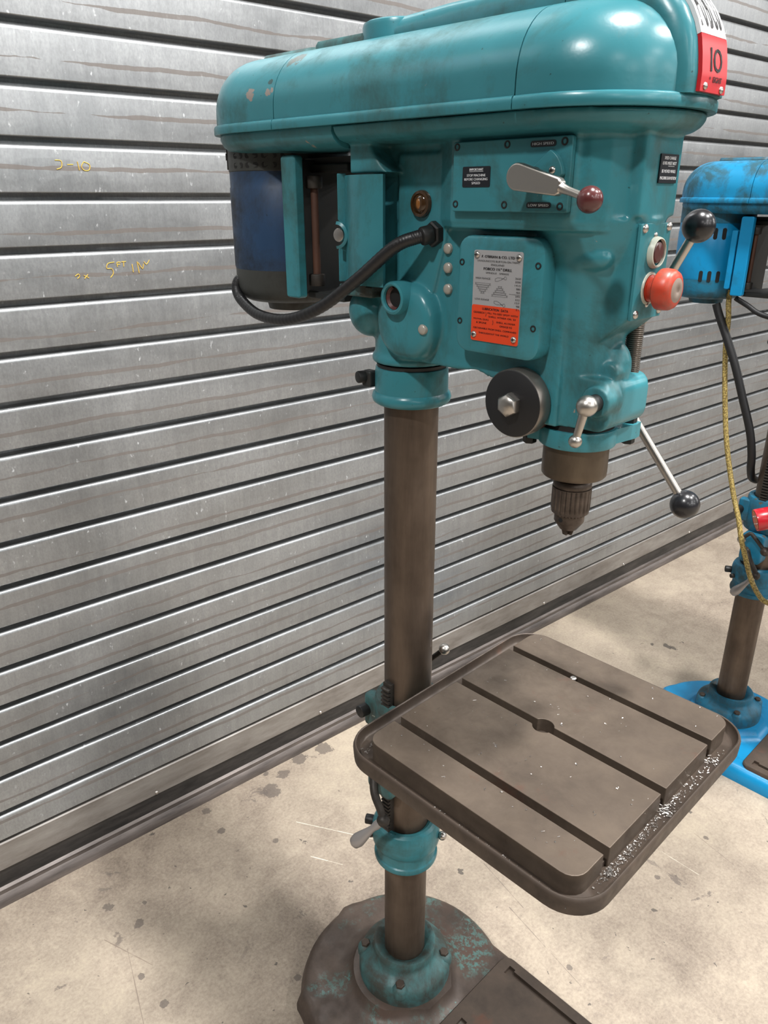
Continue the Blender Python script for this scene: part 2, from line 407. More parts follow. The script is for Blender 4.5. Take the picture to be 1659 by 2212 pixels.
# lettering: flat print, mapped through a frame function (u, v) -> point
def glyphs(s):
    cu = bpy.data.curves.new('t', 'FONT'); cu.body = s; cu.size = 1.; cu.resolution_u = 3
    cu.fill_mode = 'BOTH' if hasattr(cu, 'fill_mode') and cu.dimensions == '2D' else cu.fill_mode
    o = bpy.data.objects.new('t', cu)
    me = bpy.data.meshes.new_from_object(o)
    V = [v.co.copy() for v in me.vertices]; F = [tuple(p.vertices) for p in me.polygons]
    bpy.data.objects.remove(o); bpy.data.meshes.remove(me); bpy.data.curves.remove(cu)
    return V, F
class Print:
    def __init__(s): s.V = []; s.F = []
    def text(s, t, u0, u1, v0, v1, bold=0.):
        V, F = glyphs(t)
        if not V: return s
        a = min(p.x for p in V); b = max(p.x for p in V); c = min(p.y for p in V); d = max(p.y for p in V)
        for dx in ((0,) if not bold else (-bold, bold)):
            k0 = len(s.V)
            s.V += [(u0+(p.x-a)/(b-a)*(u1-u0)+dx, v0+(p.y-c)/(d-c)*(v1-v0)) for p in V]
            s.F += [tuple(i+k0 for i in f) for f in F]
        return s
    def line(s, pts, wd, close=False):
        if close: pts = list(pts)+[pts[0]]
        for (a, b), (c, d) in zip(pts[:-1], pts[1:]):
            L = sqrt((c-a)**2+(d-b)**2) or 1e-9; nx, ny = -(d-b)/L*wd/2, (c-a)/L*wd/2
            ex, ey = (c-a)/L*wd/2, (d-b)/L*wd/2
            k0 = len(s.V); s.V += [(a+nx-ex, b+ny-ey), (c+nx+ex, d+ny+ey), (c-nx+ex, d-ny+ey), (a-nx-ex, b-ny-ey)]
            s.F.append((k0, k0+1, k0+2, k0+3))
        return s
    def build(s, name, frame, mname, parent):
        me = bpy.data.meshes.new(name); me.from_pydata([frame(u, v) for u, v in s.V], [], s.F); me.update()
        return mkobj(name, me, mname, parent, 0)
def side_frame(y): return lambda u, v: (u, y, v)
def front_frame(x): return lambda u, v: (x, u, v)

def bool_diff(a, b):
    objs = []
    for q in (a, b):
        bmesh.ops.recalc_face_normals(q.bm, faces=q.bm.faces[:])
        me = bpy.data.meshes.new('b'); q.bm.to_mesh(me); q.bm.free()
        o = bpy.data.objects.new('b', me); COL.objects.link(o); objs.append(o)
    md = objs[0].modifiers.new('d', 'BOOLEAN'); md.operation = 'DIFFERENCE'; md.object = objs[1]; md.solver = 'EXACT'
    dg = bpy.context.evaluated_depsgraph_get()
    me = bpy.data.meshes.new_from_object(objs[0].evaluated_get(dg))
    for o in objs: bpy.data.objects.remove(o, do_unlink=True)
    me.name = 'work_pad'
    return me

def screw_dome(c, d, r, parent, mname='screw_steel', name='screw', cross=True):
    b = MB().lathe([(r, 0), (r*.98, r*.18), (r*.8, r*.45), (r*.45, r*.62), (.0, r*.66)], c, d, 14)
    o = b.build(name, mname, parent, 60)
    if cross:
        d = Vector(d); t = Vector((0, 0, 1)); u = d.cross(t).normalized()
        q = MB(); c = Vector(c)+d*(r*.60)
        for a, bb in ((u, t), (t, u)):
            P = [c+a*r*.45+bb*r*.12, c+a*r*.45-bb*r*.12, c-a*r*.45-bb*r*.12, c-a*r*.45+bb*r*.12]
            q.loft([P, [p+d*r*.07 for p in P]])
        q.build('screw_cross', 'recess_shade', o, 0)
    return o
def screw_socket(c, d, r, parent):
    c = Vector(c); d = Vector(d)
    o = MB().lathe([(r, -.001), (r, .0005), (r*.62, .0008), (r*.58, -.0015), (0, -.0016)], c, d, 16).build('socket_screw', 'bolt_black', parent, 40)
    MB().lathe([(r*.55, -.0008), (0, -.0008)], c, d, 6, cap=False).build('socket', 'recess_shade', o, 0)
    return o

# ------------------------------------------------------------------ structure: floor, shutter
fl = MB()
fl.bm.free(); fl.bm = bmesh.new()
vs_ = [fl.bm.verts.new(p) for p in ((-12, -20, 0), (14, -20, 0), (14, .35, 0), (-12, .35, 0))]
fl.bm.faces.new(vs_)
o = fl.build('floor', 'concrete', None, 0, kind='structure')
o['label'] = 'stained beige concrete workshop floor'

door = empty('door_1', (0, 0, 0)); door['kind'] = 'structure'; door['label'] = 'galvanised roller shutter of horizontal slats'
X0, X1 = -2.2, 8.0
ZJ = [.1800, .2615, .3604, .4556, .5495, .6458, .7443, .8449, .9456, 1.0464, 1.1464, 1.2478, 1.3495, 1.4503, 1.5510, 1.6514, 1.7518, 1.8523, 1.9532, 2.0535, 2.1540, 2.2530]
while ZJ[-1] < 3.6: ZJ.append(ZJ[-1]+.1003)
def slat_mesh(h, lip):
    t = h
    P = [(.034, .0062), (.006, .0062), (.0012, .0068), (.0, .0082), (.0, t-.0160), (.0006, t-.0125), (.0024, t-.0098), (.0052, t-.0082), (.0090, t-.0076), (.034, t-.0074), (.034, t+.0075), (.038, t+.0075), (.038, .0062)]
    b = MB(); b.poly_prism(P, 'x', X0, X1)
    b.bm.faces.ensure_lookup_table()
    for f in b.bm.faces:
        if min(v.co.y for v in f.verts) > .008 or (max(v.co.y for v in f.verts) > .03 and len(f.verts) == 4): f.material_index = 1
    bmesh.ops.recalc_face_normals(b.bm, faces=b.bm.faces[:])
    me = bpy.data.meshes.new('slat'); b.bm.to_mesh(me); b.bm.free(); return me
SLATS = []
for a, b in zip(ZJ[:-1], ZJ[1:]):
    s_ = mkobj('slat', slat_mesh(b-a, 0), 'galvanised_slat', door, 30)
    s_.data.materials.append(MATS['dark_iron'])  # dark slot on the groove faces paints in the shade between slats
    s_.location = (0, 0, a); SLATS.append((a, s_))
rail = MB().poly_prism([(.0, .0994), (.0, .1745), (.003, .1775), (.02, .1785), (.026, .1785), (.026, .0994)], 'x', X0, X1).build('bottom_rail', 'shutter_rail', door, 30)
MB().poly_prism([(.004, .046), (.004, .0992), (.026, .0992), (.026, .046)], 'x', X0, X1).build('rubber_seal', 'shutter_seal', door, 30)
for i in range(14):
    MB().lathe([(.006, 0), (.005, .002), (.003, .003), (.0025, .0015), (0, .0015)], (-1.1+.5622*i+.0001+.5622*.0-.0066+.0, .0, .1045), (0, -1, 0), 12).build('rivet', 'screw_steel', rail, 60)
sill = MB().poly_prism([(-.016, .0), (-.016, .010), (-.010, .024), (-.004, .030), (-.003, .041), (.004, .046), (.03, .046), (.03, .0)], 'x', X0, X1).build('trim_1', 'sill_metal', None, 30, kind='structure')
sill['label'] = 'dark steel sill strip below the roller shutter'
wall = MB().box(-12, X0, 0, .2, 0, 5).box(X1, 14, 0, .2, 0, 5).box(X0, X1, .03, .2, ZJ[-1]-.1, 5).build('wall_back', 'shutter_rail', None, 0, kind='structure')
wall['label'] = 'plain wall around the roller shutter'

# yellow chalk marks on the slats
def chalk(strokes, z):
    za, par = max((q for q in SLATS if q[0] < z), key=lambda q: q[0])
    b = MB()
    for st in strokes:
        b.tube([(x, -.0003, zz-za) for x, zz in st], .00095, 6, 3)
    b.build('chalk_mark', 'chalk_yellow', par, 60)
chalk([[(.562, 1.7175), (.574, 1.7165), (.573, 1.705), (.563, 1.701)]], 1.70)
chalk([[(.585, 1.710), (.597, 1.7105)]], 1.70)
chalk([[(.606, 1.716), (.608, 1.700)]], 1.70)
chalk([[(.619, 1.716), (.613, 1.707), (.618, 1.700), (.628, 1.701), (.630, 1.711), (.619, 1.716)]], 1.70)
chalk([[(.655, 1.520), (.641, 1.518), (.637, 1.508), (.648, 1.507), (.650, 1.497), (.643, 1.489)]], 1.5)
chalk([[(.661, 1.510), (.661, 1.519), (.669, 1.519)], [(.661, 1.515), (.667, 1.515)], [(.671, 1.520), (.681, 1.520)], [(.676, 1.520), (.675, 1.510)]], 1.5)
chalk([[(.694, 1.514), (.695, 1.497)], [(.706, 1.519), (.708, 1.495)], [(.708, 1.517), (.717, 1.503), (.720, 1.514)], [(.722, 1.518), (.727, 1.512), (.735, 1.521)]], 1.5)
chalk([[(.568, 1.496), (.575, 1.500), (.577, 1.495), (.572, 1.491)], [(.586, 1.497), (.596, 1.491)], [(.595, 1.498), (.587, 1.490)]], 1.49)

# ------------------------------------------------------------------ the pillar drills
EYE0 = 180
XS = .300      # spindle axis
GW, GR, GF = .1295, -.2607, .2811
def guard_z(p): return (p[0], p[1], p[2]-.009*p[0])

def bisect_keep(bm, x, keep_greater):
    g = bm.verts[:]+bm.edges[:]+bm.faces[:]
    r = bmesh.ops.bisect_plane(bm, geom=g, plane_co=(x, 0, 0), plane_no=(1, 0, 0), clear_inner=keep_greater, clear_outer=not keep_greater, dist=1e-6)
    ed = [e for e in r['geom_cut'] if isinstance(e, bmesh.types.BMEdge)]
    if ed:
        try: bmesh.ops.holes_fill(bm, edges=ed)
        except Exception: pass

RIDGE = [(.4115, 1.747), (.4115, 1.765), (.4095, 1.780), (.4065, 1.795), (.401, 1.809), (.393, 1.823), (.382, 1.836), (.367, 1.848), (.348, 1.857), (.322, 1.8635), (.28, 1.867), (.20, 1.8685), (.09, 1.8665), (.0, 1.862)]
def guard_piece(xa, xb, n=24):
    """belt guard shell between two planes, outer rim band + dome + front ridge"""
    b = MB()
    rings = [stadium(GW, GR, GF, 1.7347, n), stadium(GW+.0006, GR, GF, 1.7362, n), stadium(GW+.0006, GR, GF, 1.7440, n), stadium(GW-.001, GR, GF, 1.7470, n), stadium(GW-.0042, GR, GF, 1.7482, n)]
    rr = .076; base = GW-.0045
    rings.append(stadium(base, GR, GF, 1.7625, n))
    for i in range(1, 13):
        a = pi/2*i/12
        rings.append(stadium(base-rr*(1-cos(a)), GR, GF, 1.7625+rr*sin(a), n))
    rings.append(stadium(.02, GR, GF, 1.7625+rr+.002, n))
    b.loft(rings)
    if xa is not None: bisect_keep(b.bm, xa, True)
    if xb is not None: bisect_keep(b.bm, xb, False)
    return b

def ridge_piece(xa, xb):
    b = MB(); hw = .040
    bot = 1.755
    prof = [p for p in RIDGE]
    rings = []
    lay = [(-hw-.006, -.016), (-hw-.001, -.006), (-hw+.004, -.0012), (-hw+.010, 0), (0, .0004), (hw-.010, 0), (hw-.004, -.0012), (hw+.001, -.006), (hw+.006, -.016)]
    for i, (x, z) in enumerate(prof):
        p, q = prof[max(i-1, 0)], prof[min(i+1, len(prof)-1)]
        tx, tz = q[0]-p[0], q[1]-p[1]; L = sqrt(tx*tx+tz*tz); nx, nz = tz/L, -tx/L
        r = [(x+nx*d, y, z+nz*d) for y, d in lay]
        rings.append(r)
    # inner closing rows
    inner = []
    for i, (x, z) in enumerate(prof):
        xi = min(x, .385)-.03*(1 if z < 1.83 else .4); zi = min(z, 1.84)-.02
        inner.append((xi, zi))
    full = [r+[(xi, r[-1][1], zi), (xi, r[0][1], zi)] for r, (xi, zi) in zip(rings, inner)]
    b.loft(full)
    if xa is not None: bisect_keep(b.bm, xa, True)
    if xb is not None: bisect_keep(b.bm, xb, False)
    return b

def casting_mesh():
    b = MB()
    # pan under the belt guard (front part)
    n = 18
    p = MB(); p.loft([stadium(w_, GR, GF, z, n) for z, w_ in ((1.7345, .1215), (1.728, .1205), (1.7215, .116), (1.7165, .108), (1.7140, .097), (1.7130, .075), (1.7130, .03))][::-1])
    bisect_keep(p.bm, -.035, True)
    me = bpy.data.meshes.new('t'); p.xf(guard_z); p.bm.to_mesh(me); p.bm.free(); b.bm.from_mesh(me); bpy.data.meshes.remove(me)
    # upper gearbox body
    out = [(0, -.056), (.10, -.057), (.142, -.083), (.305, -.083), (.328, -.076), (.346, -.062), (.358, -.041), (.358, .041), (.346, .062), (.328, .076), (.305, .083), (.142, .083), (.10, .057), (0, .056)]
    b.poly_prism(out, 'z', 1.620, 1.715)
    b.poly_prism([(x, y*.97) for x, y in out], 'z', 1.612, 1.63)
    b.loft([[(XS+.0635*k_*cos(2*pi*i/40), .081*k_*sin(2*pi*i/40), z) for i in range(40)] for k_, z in ((.97, 1.618), (1., 1.64), (1., 1.72))])
    b.poly_prism(rrect(.30, .3735, -.0415, .0415, .004), 'z', 1.6270, 1.720)
    b.poly_prism(rrect(.30, .3695, -.0345, .0345, .003), 'z', 1.517, 1.6185)
    b.poly_prism([(.30, 1.47), (.335, 1.487), (.3705, 1.517), (.3705, 1.53), (.30, 1.53)], 'y', -.034, .034)
    # quill housing
    b.lathe([(.0455, 1.381), (.0455, 1.46), (.047, 1.50), (.052, 1.54), (.060, 1.575), (.070, 1.60), (.076, 1.625)], (XS, 0, 0), (0, 0, 1), 40)
    # web between column and quill
    b.poly_prism([(0, 1.430), (.14, 1.430), (.17, 1.434), (.20, 1.427), (.23, 1.405), (.262, 1.381), (.30, 1.381), (.30, 1.70), (0, 1.70)], 'y', -.0545, .0545)
    b.poly_prism([(.22, 1.381), (.30, 1.381), (.30, 1.44), (.22, 1.44)], 'y', -.046, .046)
    # column socket
    b.cyl((0, 0, 1.425), (0, 0, 1.71), .0565, None, 40)
    b.lathe([(.050, 1.4155), (.0595, 1.4165), (.0615, 1.422), (.0595, 1.4285), (.050, 1.431)], (0, 0, 0), (0, 0, 1), 40)
    # clamp lobes at the near side
    b.sphere((.046, -.050, 1.480), .05, 24, (.95, .62, 1.0))
    b.loft([[(x, y, z) for x, z in rrect(-.006+e, .108-e*.5, 1.433+e, 1.540-e, .048-e*.8, 7)] for y, e in ((-.02, 0), (-.060, 0), (-.069, .003), (-.0755, .010), (-.0790, .020), (-.0800, .030))])
    b.sphere((-.046, -.042, 1.490), .040, 24, (.9, .8, .95))
    b.sphere((-.040, -.038, 1.525), .034, 24, (.9, .8, .9))
    b.sphere((-.046, .042, 1.490), .040, 24, (.9, .8, .95))
    b.cyl((.047, -.03, 1.5197), (.047, -.0640, 1.5197), .0225, .0225, 28)
    # lock boss near the quill nose
    b.poly_prism(rrect(.30, .3655, 1.382, 1.446, .018), 'y', -.043, .050)
    b.cyl((.350, -.02, 1.4215), (.350, -.053, 1.4215), .0215, .019, 24)
    b.sphere((.338, .0, 1.455), .03, 20, (.8, .8, 1.1))
    b.cyl((.349, -.026, 1.452), (.349, -.005, 1.452), .012, .012, 16)
    # feed shaft boss
    b.cyl((.25, -.056, 1.4065), (.25, .10, 1.4065), .034, .034, 28)
    # oval bump beside the name panel
    b.sphere((.314, -.046, 1.584), .030, 20, (1.2, .55, .60))
    # gear cover seat and gusset at the back
    b.poly_prism(rrect(.148, .318, 1.625, 1.7105, .006), 'y', -.0845, -.02)
    b.poly_prism([(-.034, 1.716), (-.034, 1.678), (.036, 1.678), (.024, 1.688), (.012, 1.702), (.004, 1.716)], 'y', -.092, -.02)
    b.poly_prism([(.028, 1.53), (.095, 1.53), (.115, 1.60), (.115, 1.70), (.028, 1.70)], 'y', -.0605, -.02)
    me = bpy.data.meshes.new('cast_src'); bmesh.ops.triangulate(b.bm, faces=b.bm.faces[:])
    bmesh.ops.recalc_face_normals(b.bm, faces=b.bm.faces[:])
    b.bm.to_mesh(me); b.bm.free()
    o = bpy.data.objects.new('cast_src', me); COL.objects.link(o)
    rm = o.modifiers.new('r', 'REMESH'); rm.mode = 'VOXEL'; rm.voxel_size = .0022; rm.use_smooth_shade = True
    sm = o.modifiers.new('s', 'SMOOTH'); sm.factor = .5; sm.iterations = 7
    dg = bpy.context.evaluated_depsgraph_get()
    out = bpy.data.meshes.new_from_object(o.evaluated_get(dg)); out.name = 'head_casting'
    bpy.data.objects.remove(o, do_unlink=True)
    return out
CAST = casting_mesh()

def copy_mesh(me): return me.copy()

def make_drill(cfg):
    """a complete floor standing pillar drill; local x points from column to spindle, camera side is -y"""
    P, PW, dz = cfg['paint'], cfg['worn'], cfg['dz']
    root = empty('pillar_drill', (*cfg['at'], 0), radians(cfg['rot']))
    tag(root, cfg['label'], 'pillar drill', 'pillar drills standing along the roller shutter')
    H = lambda b: b.xf(lambda c: (c[0], c[1], c[2]+dz))

    # ---------------- base
    out = [(.135, -.212), (.60, -.212), (.64, -.185), (.64, .185), (.60, .212), (.135, .212)]
    def base_outline(g):
        pts = []
        R_ = .226+g
        pts += [(.60+g, -.208-g), (.645+g, -.17), (.645+g, .17), (.60+g, .208+g)]
        a0 = math.acos(min(1, .06/R_)); n = 40
        aa = math.asin((.208+g)/R_)
        for i in range(n+1):
            t = aa+(2*pi-2*aa)*i/n
            r = R_
            # small casting ears at the back
            for ang, wd in ((radians(172), .11), (radians(238), .10)):
                if abs(t-ang) < wd: r = R_+.012*(.5+.5*cos(pi*(t-ang)/wd))
            pts.append((r*cos(t), r*sin(t)))
        return pts
    b = MB()
    rings = [[(x, y, z) for x, y in base_outline(g)] for g, z in ((.004, 0), (.004, .020), (.0, .034), (-.006, .045), (-.014, .0505), (-.022, .052))]
    last = base_outline(-.022)
    for rr_, z_ in ((.150, .0545), (.128, .060), (.117, .070), (.112, .0835), (.10, .085)):
        rings.append([(rr_*x/sqrt(x*x+y*y), rr_*y/sqrt(x*x+y*y), z_) for x, y in last])
    b.loft(rings)
    base = b.build('base', cfg['base'], root, 40)
    # raised work pad with slots (three strips on one plate)
    b = MB()
    rings = [rrect(.132, .60, -.196, .196, .02)]
    b.loft([[(x, y, z) for x, y in rrect(.132+e, .60-e, -.196+e, .196-e, .022)] for e, z in ((0, .050), (0, .0595), (.0025, .0625))])
    cut = MB()
    for sy in (-1, 0, 1):
        cut.poly_prism([(.157, sy*.166-.011), (.172, sy*.166-.011), (.172, sy*.166-.0055), (.58, sy*.166-.0055), (.58, sy*.166+.0055), (.172, sy*.166+.0055), (.172, sy*.166+.011), (.157, sy*.166+.011)], 'z', .0535, .07)
    mkobj('work_pad', bool_diff(b, cut), cfg['pad'], root, 40)
    # column flange
    fl_ = MB().lathe([(.100, .080), (.0985, .086), (.099, .092), (.0985, .113), (.0955, .122), (.088, .129), (.076, .136), (.0690, .142), (.0675, .148), (.0672, .162), (.0650, .1655), (.060, .1660), (.050, .157), (.0432, .152), (.0432, .12)], (0, 0, 0), (0, 0, 1), 48, cap=False).build('column_flange', PW, root, 50)
    for a in (-45, 45, 135, 225):
        c = (.086*cos(radians(a-7)), .086*sin(radians(a-7)), .122)
        MB().lathe([(.017, -.012), (.016, .006), (.010, .011), (.0, .012)], c, (0, 0, 1), 16).build('bolt_boss', PW, fl_, 60)
        MB().hexa((c[0], c[1], .131), (0, 0, 1), .017, .009).build('bolt', 'table_iron_dark', fl_, 30)
    # ---------------- column
    MB().lathe([(.0431, .05), (.0431, 1.44+dz)], (0, 0, 0), (0, 0, 1), 48).build('column', 'column_steel', root, 60)
    # top collar below the head
    c_ = H(MB().lathe([(.0435, 1.352), (.056, 1.3515), (.0605, 1.355), (.0622, 1.361), (.0605, 1.367), (.0572, 1.3705), (.0568, 1.402), (.0560, 1.4075), (.052, 1.4085), (.0435, 1.4085)], seg=48, cap=False)).build('column_collar', P, root, 40)
    H(MB().lathe([(.0535, 1.407), (.0545, 1.4135), (.0435, 1.4155)], seg=40, cap=False)).build('collar_groove', 'grimy_black', c_, 40)
    lk = H(MB().box(-.066, -.046, -.046, -.028, 1.372, 1.398)).build('clamp_lug', 'grimy_black', c_, 40, .004)
    H(MB().rcyl((-.058, -.033, 1.388), (-.064, -.056, 1.388), .0095, .002)).build('clamp_bolt', 'bolt_black', lk, 40)

    # ---------------- table with bracket
    tz = cfg['table_z']-.895
    T = lambda b: b.xf(lambda c: (c[0], c[1], c[2]+tz))
    TX0, TX1, TY0, TY1 = .0865, .5175, -.2425, .2385
    rings = []
    for e, z, rad in ((.030, .845, .040), (.008, .8475, .052), (0, .853, .056), (-.001, .874, .056), (.0002, .8785, .056), (.0018, .8797, .054), (.0034, .8788, .0525), (.0040, .875, .052), (.0058, .8670, .050), (.0105, .8632, .044), (.05, .8630, .02)):
        rings.append([(x, y, z) for x, y in rrect(TX0+e, TX1-e, TY0+e, TY1-e, rad, 9)])
    tray = T(MB().loft(rings)).build('table_tray', 'table_iron_dark', root, 40)
    # work surface: four strips between three T slots
    ys = [-.2215, -.1605, -.1465, -.0125, .0015, .1320, .1455, .2145]
    px0, px1 = .1245, .4915
    for i in range(4):
        y0, y1 = ys[2*i], ys[2*i+1]
        lo, hi = (.024 if i == 0 else .0015), (.024 if i == 3 else .0015)
        pts = []
        for cx, cy, r, a in ((px1, y0, lo, -pi/2), (px1, y1, hi, 0), (px0, y1, hi, pi/2), (px0, y0, lo, pi)):
            sx_ = -1 if cx == px1 else 1; sy_ = 1 if cy == y0 else -1
            for j in range(6):
                t = a+pi/2*j/5; pts.append((cx+sx_*r+r*cos(t), cy+sy_*r+r*sin(t)))
        if i in (1, 2):
            # centre hole bites into both middle strips
            cx, cy, r = .2940, -.0055, .0165
            if i == 1:
                hole = []
                a = math.acos((y1-cy)/-r) if abs(y1-cy) < r else pi/2
                h = sqrt(max(r*r-(y1-cy)**2, 0)); aa = math.atan2(y1-cy, h)
                arc = [(cx+r*cos(t), cy+r*sin(t)) for t in [aa+(-pi-2*aa)*j/12 for j in range(13)]]
                k_ = max(j for j, q in enumerate(pts) if q[1] > y1-.002 and q[0] > .4)
                pts = pts[:k_+1]+arc+pts[k_+1:]
            else:
                h = sqrt(max(r*r-(y0-cy)**2, 0)); aa = math.atan2(y0-cy, -h)
                arc = [(cx+r*cos(t), cy+r*sin(t)) for t in [aa+(2*(pi/2-aa))*j/12 for j in range(13)]]
                pts = pts+arc
        b = MB(); b.poly_prism(pts, 'z', .858, .895)
        T(b).build('work_surface', 'table_iron', tray, 40, .0012, 1)
    T(MB().box(px0+.004, px1-.004, ys[0]+.03, ys[7]-.03, .860, .872)).build('slot_floor', 'table_iron_dark', tray, 0)
    T(MB().sphere((.2557, .1385, .8925), .006, 14, (1, 1, .5))).build('chip_plug', 'screw_steel', tray, 60)
    # bracket: ring round the column, arm and ribs under the table
    b = MB()
    b.lathe([(.0435, .70), (.058, .70), (.0605, .704), (.0605, .795), (.058, .800), (.047, .801), (.0435, .797)], seg=40, cap=False)
    b.poly_prism([(.04, .70), (.12, .735), (.33, .815), (.42, .846), (.42, .85), (.10, .85), (.04, .80)], 'y', -.026, .026)
    b.poly_prism([(.03, .785), (.14, .80), (.14, .85), (.075, .85), (.03, .80)], 'y', -.050, .050)
    b.cyl((.294, 0, .80), (.294, 0, .85), .06, .075, 28)
    br = T(b).build('table_bracket', PW, root, 40)
    b = MB(); b.box(-.072, -.030, -.045, -.020, .718, .788)
    lug = T(b).build('clamp_lug', PW, br, 40, .006)
    T(MB().rcyl((-.062, -.015, .755), (-.066, -.062, .755), .012, .002)).build('clamp_bolt', 'bolt_black', br, 40)
    # gear box for the rack, crank arm and handle
    b = MB(); b.poly_prism(rrect(-.034, .030, .606, .70, .015), 'y', -.074, -.030)
    T(b).build('gear_box', PW, br, 40, .006)
    b = MB(); b.tube([(-.010, -.078, .648), (.006, -.092, .628), (.026, -.096, .603), (.033, -.097, .590)], lambda t: .0085-.002*t, 12, 4)
    b.sphere((.034, -.097, .586), .0125, 16)
    crank = T(b).build('crank_arm', 'dark_iron', br, 60)
    b = MB(); d = Vector((-.038, -.030, -.055))
    b.lathe([(.0, 0), (.008, .001), (.0085, .012), (.0065, .020), (.0075, .032), (.0115, .052), (.0135, .064), (.0115, .075), (.006, .080), (0, .081)], (.031, -.101, .582), d, 18)
    T(b).build('crank_handle', 'bakelite_grey', br, 60)
    # rear lock lever with bright ball
    b = MB(); b.tube([(.0, .050, .845), (.02, .056, .868), (.034, .060, .8845)], .005, 10)
    lv = T(b).build('lock_lever', 'dark_iron', br, 60)
    T(MB().sphere((.034, .060, .8845), .0105, 20)).build('lever_ball', 'bright_steel', br, 180)
    if not cfg['full']:
        cl = MB().tube([(-.020, -.105, .729), (-.002, -.103, .751), (.012, -.101, .742), (.045, -.10, .711)], lambda t: .0055, 10, 4).build('clamp_lever', 'dark_iron', br, 60)
        MB().sphere((-.021, -.106, .728), .0125, 18).build('lever_ball', 'bright_steel', br, 180)
        MB().sphere((.047, -.10, .709), .0135, 18).build('lever_ball', 'chuck_steel', br, 180)
    # rack on the column
    z0, z1 = cfg['rack']
    b = MB(); b.box(-.012, .007, -.0515, -.040, z0, z1)
    nT = int((z1-z0)/.0085)
    for i in range(nT):
        z = z0+.0085*(i+.5)
        b.poly_prism([(-.0515, z-.0034), (-.0575, z-.0018), (-.0575, z+.0018), (-.0515, z+.0034)], 'x', -.012, .007)
    b.build('rack', 'dark_iron', root, 0)
    # rack support ring
    kz = cfg['ring_z']
    b = MB().lathe([(.0435, .412), (.0600, .412), (.0632, .415), (.0642, .420), (.0632, .4255), (.0605, .4275), (.0598, .430), (.0598, .4525), (.0606, .4535), (.0655, .4550), (.0676, .461), (.0680, .470), (.0676, .486), (.0660, .496), (.0620, .504), (.0560, .508), (.050, .5085), (.0435, .503)], seg=48, cap=False)
    rg = b.xf(lambda c: (c[0], c[1], c[2]+kz)).build('rack_ring', P if cfg['full'] else PW, root, 28)
    MB().sphere((.066, .035, .478+kz), .009, 16).build('ring_screw', 'screw_steel', rg, 180)
    MB().rcyl((-.040, -.050, .468+kz), (-.048, -.062, .468+kz), .0065, .001).build('ring_bolt', 'dark_iron', rg, 40)
    MB().rcyl((-.060, -.030, .475+kz), (-.076, -.040, .475+kz), .010, .002).build('clamp_bolt', 'bolt_black', rg, 40)

    # ---------------- head casting
    me = copy_mesh(CAST)
    for v in me.vertices: v.co.z += dz
    head = mkobj('head_casting', me, P, root, 180)

    # belt guard in three pieces with the seams between them
    GZ = lambda b: H(b.xf(guard_z))
    g_f = GZ(guard_piece(.2628, None)).build('belt_guard_front', P, root, 40)
    g_m = GZ(guard_piece(-.1532, .2612)).build('belt_guard_middle', P, root, 40)
    g_r = GZ(guard_piece(None, -.1549)).build('belt_guard_rear', P, root, 40)
    GZ(ridge_piece(.2625, None)).build('ridge', P, g_f, 50)
    GZ(ridge_piece(-.01, .2613)).build('ridge', P, g_m, 50)
    # round cap on top and the low ridge behind it
    GZ(MB().lathe([(.058, 1.825), (.0555, 1.838), (.0545, 1.842), (.0545, 1.856), (.0530, 1.8605), (.049, 1.8625), (0, 1.8635)], (-.024, 0, 0), (0, 0, 1), 40)).build('guard_cap', P, g_m, 40)
    GZ(MB().loft([[(x, y, z) for x, y in rrect(-.1535, -.03, -.047+e, .047-e, .004)] for e, z in ((0, 1.83), (0, 1.845), (.004, 1.8505))])).build('low_ridge', PW, g_m, 40)
    GZ(MB().loft([[(x, y, z) for x, y in rrect(-.292, -.1547, -.047+e, .047-e, .02)] for e, z in ((0, 1.825), (0, 1.840), (.006, 1.846))])).build('low_ridge', PW, g_r, 40)
    # rear half of the pan
    n = 18
    p = MB(); p.loft([stadium(w_, GR, GF, z, n) for z, w_ in ((1.7345, .1205), (1.728, .1215), (1.719, .117), (1.712, .108), (1.7085, .096), (1.7085, .03))][::-1])
    bisect_keep(p.bm, -.0365, False)
    GZ(p).build('guard_pan', P, root, 40)

    # ---------------- motor
    MX = -.285
    mot = H(MB().lathe([(.0975, 1.538), (.0985, 1.542), (.0985, 1.662), (.0975, 1.6635), (.0975, 1.686)], (MX, 0, 0), (0, 0, 1), 56, cap=False)).build('motor_body', cfg['motor'], root, 40)
    H(MB().lathe([(.02, 1.468), (.045, 1.470), (.048, 1.482), (.078, 1.486), (.0905, 1.492), (.0955, 1.502), (.0975, 1.510), (.0975, 1.538), (.094, 1.540)], (MX, 0, 0), (0, 0, 1), 48)).build('motor_end_cap', cfg['motor_cap'], mot, 40)
    ring = H(MB().lathe([(.0965, 1.685), (.0985, 1.687), (.0985, 1.733), (.096, 1.735), (.05, 1.735)], (MX, 0, 0), (0, 0, 1), 48, cap=False)).build('motor_top_ring', cfg['motor_cap'], mot, 40)
    def patch(a0, a1, z0, z1, r, name, mname, par, rad=.0035):
        q = MB(); nn = 6
        outl = rrect(a0*r, a1*r, z0, z1, rad, 3)
        A = [(MX+(r+.0002)*cos(u/r), (r+.0002)*sin(u/r), z) for u, z in outl]
        B = [(MX+(r-.004)*cos(u/r), (r-.004)*sin(u/r), z) for u, z in outl]
        q.loft([B, A]); H(q).build(name, mname, par, 30)
